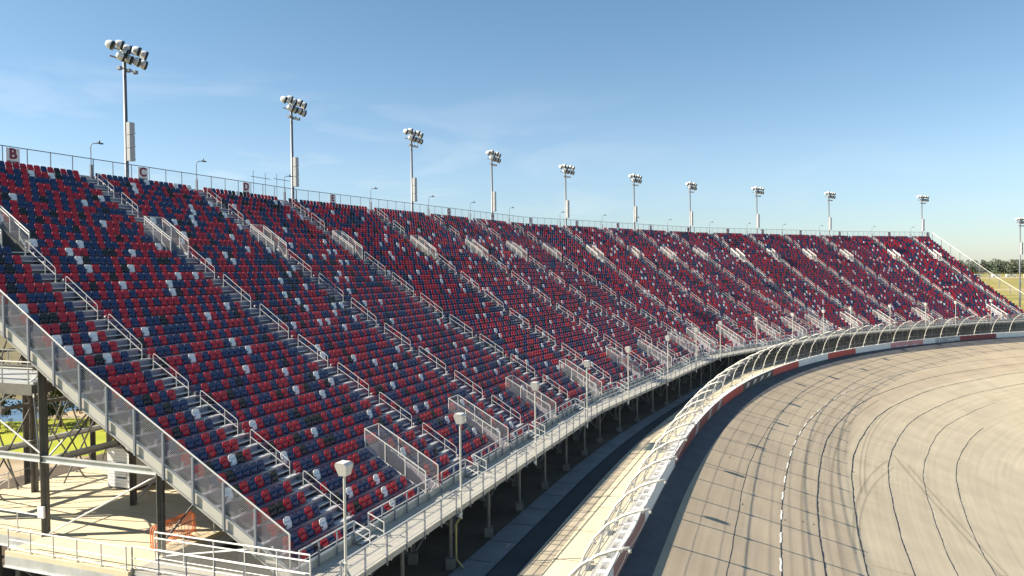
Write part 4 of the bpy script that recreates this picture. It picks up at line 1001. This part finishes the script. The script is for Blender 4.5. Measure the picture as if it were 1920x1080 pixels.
# I-beam tying the end columns
mb = MB()
for zz in (-.14, .14): mb.bar(SP(0, -4.95, 9.4, -8.75 + zz), SP(0, -4.95, 31, -8.75 + zz), .20, .028)
mb.bar(SP(0, -4.95, 9.4, -8.75), SP(0, -4.95, 31, -8.75), .02, .26)
mb.build('end_beam', M['galv'], gs)
mb = MB()
for zz in (-.14, .14): mb.bar(SP(0, -4.85, 16.8, -8.9 + zz), SP(0, 10.5, 16.8, -8.9 + zz), .20, .03); mb.bar(SP(0, -4.85, 24.3, -9.6 + zz), SP(0, 10.5, 24.3, -9.6 + zz), .20, .03)
mb.bar(SP(0, -4.85, 16.8, -8.9), SP(0, 10.5, 16.8, -8.9), .02, .26); mb.bar(SP(0, -4.85, 24.3, -9.6), SP(0, 10.5, 24.3, -9.6), .02, .26)
tag(mb.build('tie_beam', M['galv'], gs), kind='stuff')
# diagonal rods at the end frame
rod = MB()
for a, b in (((-4.9, 16.8, ZW), (-4.9, 9.6, -8.9)), ((-4.9, 9.6, ZW - .1), (-4.9, 3.5, -11.4)), ((-4.85, 16.8, -8.9), (.25, 16.8, -4.9)), ((-4.85, 16.8, -11.9), (.25, 24.3, -6)), ((.25, 16.8, ZW), (5.3, 16.8, -9)), ((-4.9, 24.3, -4.7), (-4.9, 16.8, -8.6)), ((-4.9, 24.3, -8.6), (-4.9, 16.8, -4.7))):
    rod.tube(SP(0, *a), SP(0, *b), .045, 6)
tag(rod.build('tie_rod', M['galv'], gs), kind='stuff')
# kiosk
ks = empty('kiosk', SP(0, 2.3, 20, ZW), 'small white booth with a blue-barred notice standing on the platform', 'kiosk')
def kbox(mb, s0, s1, d0, d1, z0, z1): mb.box8([SP(0, s0, d0, z0), SP(0, s1, d0, z0), SP(0, s1, d1, z0), SP(0, s0, d1, z0), SP(0, s0, d0, z1), SP(0, s1, d0, z1), SP(0, s1, d1, z1), SP(0, s0, d1, z1)])
mb = MB(); kbox(mb, 2.3, 5.0, 18.9, 21.0, ZW + .09, ZW + 2.35); mb.build('body', M['kiosk'], ks)
mb = MB(); kbox(mb, 2.4, 4.9, 19.0, 20.9, ZW, ZW + .088); mb.build('plinth', M['dark'], ks)
mb = MB(); kbox(mb, 2.2, 5.1, 18.8, 21.1, ZW + 2.352, ZW + 2.42); b = len(mb.v)
mb.v += [tuple(SP(0, 2.2, 18.8, ZW + 2.422)), tuple(SP(0, 5.1, 18.8, ZW + 2.422)), tuple(SP(0, 5.1, 21.1, ZW + 2.422)), tuple(SP(0, 2.2, 21.1, ZW + 2.422)), tuple(SP(0, 3.1, 19.95, ZW + 2.75)), tuple(SP(0, 4.2, 19.95, ZW + 2.75))]
mb.f += [(b, b + 1, b + 5, b + 4), (b + 1, b + 2, b + 5), (b + 2, b + 3, b + 4, b + 5), (b + 3, b, b + 4)]; mb.m += [0] * 4
mb.build('roof', M['roofk'], ks)
mb = MB()
for k in range(1, 12): kbox(mb, 2.288, 2.298, 18.93, 20.97, ZW + .09 + k * .19, ZW + .10 + k * .19)
mb.build('siding_groove', M['alu'], ks)
nt_ = MB(); kbox(nt_, 2.26, 2.286, 19.55, 20.25, ZW + .62, ZW + 1.42); nt_ = nt_.build('notice', M['sign'], ks)
mb = MB(); kbox(mb, 2.25, 2.259, 19.53, 20.27, ZW + .62, ZW + .72); kbox(mb, 2.25, 2.259, 19.53, 20.27, ZW + 1.44, ZW + 1.54); mb.build('bar', M['blue'], nt_)
mb = MB()
for k in range(4): kbox(mb, 2.252, 2.259, 19.62, 20.18 - .1 * (k % 2), ZW + .84 + k * .13, ZW + .87 + k * .13)
mb.build('print_line', M['alu'], nt_)
mb = MB(); kbox(mb, 2.9, 4.4, 18.86, 18.888, ZW + 1.75, ZW + 1.79); kbox(mb, 4.55, 4.6, 18.86, 18.888, ZW + .2, ZW + 2.2); mb.build('hatch', M['post'], ks)
# electrical box on the end column
ob = MB(); kbox(ob, -5.12, -5.02, 16.6, 17.0, ZW + .9, ZW + 1.45); ob = ob.build('meter_box', M['kiosk'], origin=SP(0, -5.07, 16.8, ZW + .9)); tag(ob, 'small white meter box fixed to the tall end column', 'electrical box')
# orange barricades
for k in range(3):
    d = 10.0 + .17 * k; o = empty('barricade', SP(0, -3.6, d, ZW), ['orange crowd barricade, nearest the bridge of the three leaning together', 'orange crowd barricade, middle one of three standing together', 'orange crowd barricade, innermost of three standing on the platform'][k], 'barricade', 'orange barricades on the platform')
    a, b = -4.85 + .05 * k, -2.4 + .08 * k
    mb = MB(); mb.path([SP(0, a, d, ZW + .10), SP(0, a, d, ZW + .95), SP(0, a + .12, d, ZW + 1.08), SP(0, b - .12, d, ZW + 1.08), SP(0, b, d, ZW + .95), SP(0, b, d, ZW + .10)], .026, 6); mb.tube(SP(0, a, d, ZW + .2), SP(0, b, d, ZW + .2), .02, 6); mb.build('frame', M['orange'], o)
    mb = MB()
    for q in range(1, 14): mb.tube(SP(0, a + (b - a) * q / 14, d, ZW + .2), SP(0, a + (b - a) * q / 14, d, ZW + 1.07), .009, 4)
    mb.build('bars', M['orange'], o)
    for s_ in (a + .3, b - .3): mb = MB(); mb.bar(SP(0, s_, d - .28, ZW + .02), SP(0, s_, d + .28, ZW + .02), .04, .03); mb.tube(SP(0, s_, d, ZW + .02), SP(0, s_, d, ZW + .2), .02, 5); mb.build('foot', M['orange'], o)
# upper landing at the left picture edge
ld = empty('stair_landing', SP(0, -5.0, 17.3, -5.2), 'grey steel stair landing high against the end column', 'landing')
mb = MB(); slab(mb, [(-5.1, 17.1), (-5.1, 27), (-1.5, 27), (-1.5, 17.1)], -5.28, -5.10); mb.build('deck', M['galv'], ld)
mb = MB(); mb.bar(SP(0, -5.15, 17.1, -5.46), SP(0, -5.15, 27, -5.46), .06, .52); mb.bar(SP(0, -5.1, 17.1, -5.44), SP(0, -1.5, 17.1, -5.44), .06, .4); mb.build('edge_beam', M['steel'], ld)
mb = MB(); mb.tube(SP(0, -5.1, 17.1, -4.15), SP(0, -5.1, 27, -4.15), .035); mb.tube(SP(0, -5.1, 17.1, -4.45), SP(0, -5.1, 27, -4.45), .03); mb.tube(SP(0, -2.2, 17.5, -4.0), SP(0, -2.2, 27, -4.0), .03)
for k in range(6):
    mb.tube(SP(0, -5.1, 17.4 + 1.8 * k, -5.2), SP(0, -5.1, 17.4 + 1.8 * k, -4.15), .035)
    mb.tube(SP(0, -2.2, 17.4 + 1.8 * k, -5.2), SP(0, -2.2, 17.4 + 1.8 * k, -4.0), .035)
mb.build('railing', M['rail'], ld)
# steel gusset and post under the landing
mb = MB(); mb.bar(SP(0, -4.2, 22, -15.7), SP(0, -4.2, 22, -5.7), .25, .25); mb.bar(SP(0, -5.1, 19.2, -6.6), SP(0, -5.1, 22, -5.7), .2, .3); mb.build('support', M['steel'], ld)
# stair handrails outside the platform at the far left
o = empty('stair_rail', SP(0, -1, 27, ZW), 'sloping white stair rails dropping left from the platform', 'railing', 'railings around the platform')
mb = MB()
for s in (-1.2, .2): mb.tube(SP(0, s, 26.4, ZW + .95), SP(0, s, 31, -15 + .95), .04); mb.tube(SP(0, s, 26.4, ZW + .55), SP(0, s, 31, -15 + .55), .03); mb.tube(SP(0, s, 26.4, ZW - .2), SP(0, s, 26.4, ZW + .95), .045); mb.tube(SP(0, s, 31, -15.6), SP(0, s, 31, -14.05), .045)
mb.build('rail', M['rail'], o)
mb = MB()
for k in range(14): mb.box8([SP(0, -1.2, 26.4 + .33 * k, ZW - .19 * k - .25), SP(0, .2, 26.4 + .33 * k, ZW - .19 * k - .25), SP(0, .2, 26.4 + .33 * k + .36, ZW - .19 * k - .25), SP(0, -1.2, 26.4 + .33 * k + .36, ZW - .19 * k - .25), SP(0, -1.2, 26.4 + .33 * k, ZW - .19 * k - .05), SP(0, .2, 26.4 + .33 * k, ZW - .19 * k - .05), SP(0, .2, 26.4 + .33 * k + .36, ZW - .19 * k - .05), SP(0, -1.2, 26.4 + .33 * k + .36, ZW - .19 * k - .05)])
mb.build('flight', M['conc'], o)
# yellow drain pipe below the second white-box pole
mb = MB(); mb.path([SP(0, 5.6, -.10, ZW - .55), SP(0, 5.6, .15, ZW - .9), SP(0, 5.6, .15, -15.2), SP(0, 5.4, -.35, -15.55)], .055, 7)
tag(mb.build('conduit', M['yellow'], origin=SP(0, 5.6, .1, -15.6)), 'pale yellow conduit dropping from the walkway below a white-box pole', 'conduit')

# ================================================================== TREES AND FAR THINGS
tr_rng = random.Random(5)
def tree(x, y, z, h, w, leaf, label, cat, group, nleaf=1900, bare=False, name='tree'):
    o = empty(name, (x, y, z), label, cat, group); r = tr_rng
    mb = MB(); th = h * (.42 if not bare else .55); top = Vector((x + r.uniform(-.3, .3), y, z + th))
    mb.path([(x, y, z - .2), (x + .05, y, z + th * .5), tuple(top)], [h * .028, h * .022, h * .014], 7)
    tips = []
    for k in range(9 if not bare else 16):
        a = r.uniform(0, 6.28); e = r.uniform(.25, 1.25); l = h * r.uniform(.26, .5); st = Vector((x, y, z + th * r.uniform(.45, 1)))
        mid = st + Vector((math.cos(a) * math.cos(e), math.sin(a) * math.cos(e), math.sin(e))) * l * .5; mid.z += .1 * l
        en = st + Vector((math.cos(a) * math.cos(e) * w / h * 1.3, math.sin(a) * math.cos(e) * w / h * 1.3, math.sin(e))) * l * 1.15
        mb.path([tuple(st), tuple(mid), tuple(en)], [h * .011, h * .007, h * .003], 5); tips += [mid, en, (mid + en) / 2]
        if bare:
            for q in range(5):
                b_ = mid + (en - mid) * r.random(); mb.path([tuple(b_), tuple(b_ + Vector((r.uniform(-1, 1), r.uniform(-1, 1), r.uniform(.1, 1.1))) * h * .12)], [h * .004, h * .0015], 4)
    mb.build('trunk', M['bark'], o)
    cl = []
    for k in range(22):
        if r.random() < .6: c_ = Vector(r.choice(tips))
        else:
            a = r.uniform(0, 6.28); q = r.random() ** .5; c_ = Vector((x + math.cos(a) * w * .5 * q, y + math.sin(a) * w * .5 * q, z + h * r.uniform(.25, .95)))
        cl.append((c_, h * r.uniform(.07, .17)))
    lf = MB()
    for k in range(nleaf):
        c_, rad = r.choice(cl); v = Vector((r.gauss(0, 1), r.gauss(0, 1), r.gauss(0, .8))); v = v.normalized() * rad * (r.random() ** .45); p = c_ + v
        if p.z < z + .05: p.z = z + .05 + r.random() * .3
        s_ = h * r.uniform(.010, .022) * (1 if not bare else .7); u = Vector((r.gauss(0, 1), r.gauss(0, 1), r.gauss(0, 1))).normalized(); t = u.orthogonal().normalized()
        lf.quad(p - u * s_ - t * s_ * .6, p + u * s_ - t * s_ * .6, p + u * s_ + t * s_ * .6, p - u * s_ + t * s_ * .6)
    lf.build('crown', M[leaf], o)
ZG = CZ - 15.7
TREES = [(-63, 79, 6.5, 6, 'leaf3', True, 'bare brown tree at the left picture edge behind the landing'), (-57.5, 81, 7.5, 6.5, 'leaf3', True, 'bare brown tree just right of the landing edge'), (-52.5, 78.5, 5.6, 5.5, 'leaf2', False, 'dark green tree by the pond'),
         (-49.0, 83, 7.6, 6.5, 'leaf1', False, 'olive tree seen under the stringer'), (-46.5, 79, 4.6, 5, 'leaf2', False, 'low dark tree at the lawn edge'), (-43.8, 82.5, 6.8, 6, 'leaf3', True, 'bare brown tree between olive trees'),
         (-41.5, 85, 7.6, 6.5, 'leaf1', False, 'tall olive tree behind the low dark one'), (-39, 80.5, 5.4, 5.5, 'leaf1', False, 'yellow-green round tree near the lawn corner'), (-36.0, 84, 6.6, 6, 'leaf2', False, 'dark tree behind the yellow-green round one'),
         (-33, 80, 4.8, 5, 'leaf1', False, 'small olive tree seen through the bracing'), (-68, 84, 8, 7, 'leaf1', False, 'broad olive tree farthest left behind the bare ones'), (-29, 86, 6.5, 6, 'leaf2', False, 'dark tree hidden partly by the column'),
         (-55, 92, 8.5, 7, 'leaf3', False, 'tall rusty brown tree rising behind the left group'), (-73, 93, 8, 8, 'leaf2', False, 'dark wide tree behind the left landing'),
         (-61, 88, 7.2, 7, 'leaf1', False, 'yellow-olive bush-like tree between the bare ones'), (-50, 90, 8.2, 8, 'leaf3', False, 'wide rusty tree behind the dark pond tree'), (-45, 88, 7.4, 7, 'leaf2', False, 'dark round tree behind the olive ones'), (-37, 90, 7.8, 8, 'leaf3', False, 'rusty tree farthest right behind the bracing'), (-66, 80, 5.2, 6, 'leaf2', False, 'low dark tree under the left landing'), (-31.5, 92, 7.5, 8, 'leaf1', False, 'olive tree at the back behind the columns')]
for x, y, h, w, lf, bare, lab in TREES: tree(x, y, ZG, h, w, lf, lab, 'tree', 'trees behind the near end', 2000 if not bare else 500, bare)
SHR = [(-60, 76.5, 1.8), (-55.5, 77, 2.2), (-50.5, 76.8, 1.6), (-47, 77.2, 2.0), (-43, 77.5, 1.7), (-38, 78, 2.0), (-34.5, 77.5, 1.6)]
for k, (x, y, h) in enumerate(SHR): tree(x, y, ZG, h, h * 1.5, ['leaf3', 'leaf2', 'leaf1'][k % 3], f'{["rusty", "dark green", "olive"][k % 3]} shrub, {ordn(k + 1)} from the left along the lawn', 'shrub', 'shrubs along the lawn', 380, False, 'shrub')
# far wood beyond the field
fw = MB(); r = tr_rng
for k in range(620):
    x = r.uniform(560, 1150); y = 1290 - (x - 600) * .12 + r.uniform(0, 170); h = r.uniform(14, 25); fw.mi = 1 if r.random() < .22 else 0
    fw.path([(x, y, ZG - 1), (x, y, ZG + h * .6)], [.4, .25], 4)
    for q in range(48):
        a = r.uniform(0, 6.28); zz = r.uniform(.12, 1) ; rr = r.random() ** .5 * 6.5 * (1.15 - zz * .75); p = Vector((x + math.cos(a) * rr, y + math.sin(a) * rr, ZG + h * zz)); s_ = r.uniform(.8, 1.7)
        u = Vector((r.gauss(0, 1), r.gauss(0, 1), r.gauss(0, 1))).normalized(); t = u.orthogonal().normalized(); fw.quad(p - u * s_ - t * s_ * .7, p + u * s_ - t * s_ * .7, p + u * s_ + t * s_ * .7, p - u * s_ + t * s_ * .7)
tag(fw.build('far_wood', [M['leaf4'], M['leaf5']]), 'distant green wood along the horizon beyond the field', 'wood', kind='stuff')
def camper(x, y, ln, lab, dark):
    o = empty('camper_van', (x, y, ZG), lab, 'camper van', 'parked campers beyond the field')
    mb = MB(); mb.box8([(x, y - 1.3, ZG + .5), (x + ln, y - 1.3, ZG + .5), (x + ln, y + 1.3, ZG + .5), (x, y + 1.3, ZG + .5), (x + .3, y - 1.25, ZG + 3.5), (x + ln - .9, y - 1.25, ZG + 3.5), (x + ln - .9, y + 1.25, ZG + 3.5), (x + .3, y + 1.25, ZG + 3.5)]); mb.build('body', M['van'], o)
    mb = MB(); mb.box((x + ln * .45, y - 1.32, ZG + 2.4), (ln * (.5 if dark else .25), .04, .8)); mb.build('window', M['van2'], o)
    for q in (.2, .8): mb = MB(); mb.lathe((x + ln * q, y - 1.35, ZG + .5), (x + ln * q, y + 1.35, ZG + .5), [(0, .5), (2.7, .5)], 10); mb.build('wheel', M['lampd'], o)
for k in range(9):
    camper(566 + k * 19 + (k * 7 % 5), 985 - k * 3, 8 + (k * 5 % 4) * 1.6, f'pale camper parked before the far wood, {ordn(k + 1)} from the left', k % 3 == 1)
o = empty('field_sign', (366, 556, ZG), 'small white sign on a post standing in the far field', 'sign')
mb = MB(); mb.tube((366, 556, ZG), (366, 556, ZG + 2.2), .12); mb.build('post', M['post'], o)
mb = MB(); mb.box((366, 555.8, ZG + 3.0), (2.6, .12, 1.7)); mb.build('panel', M['sign'], o)
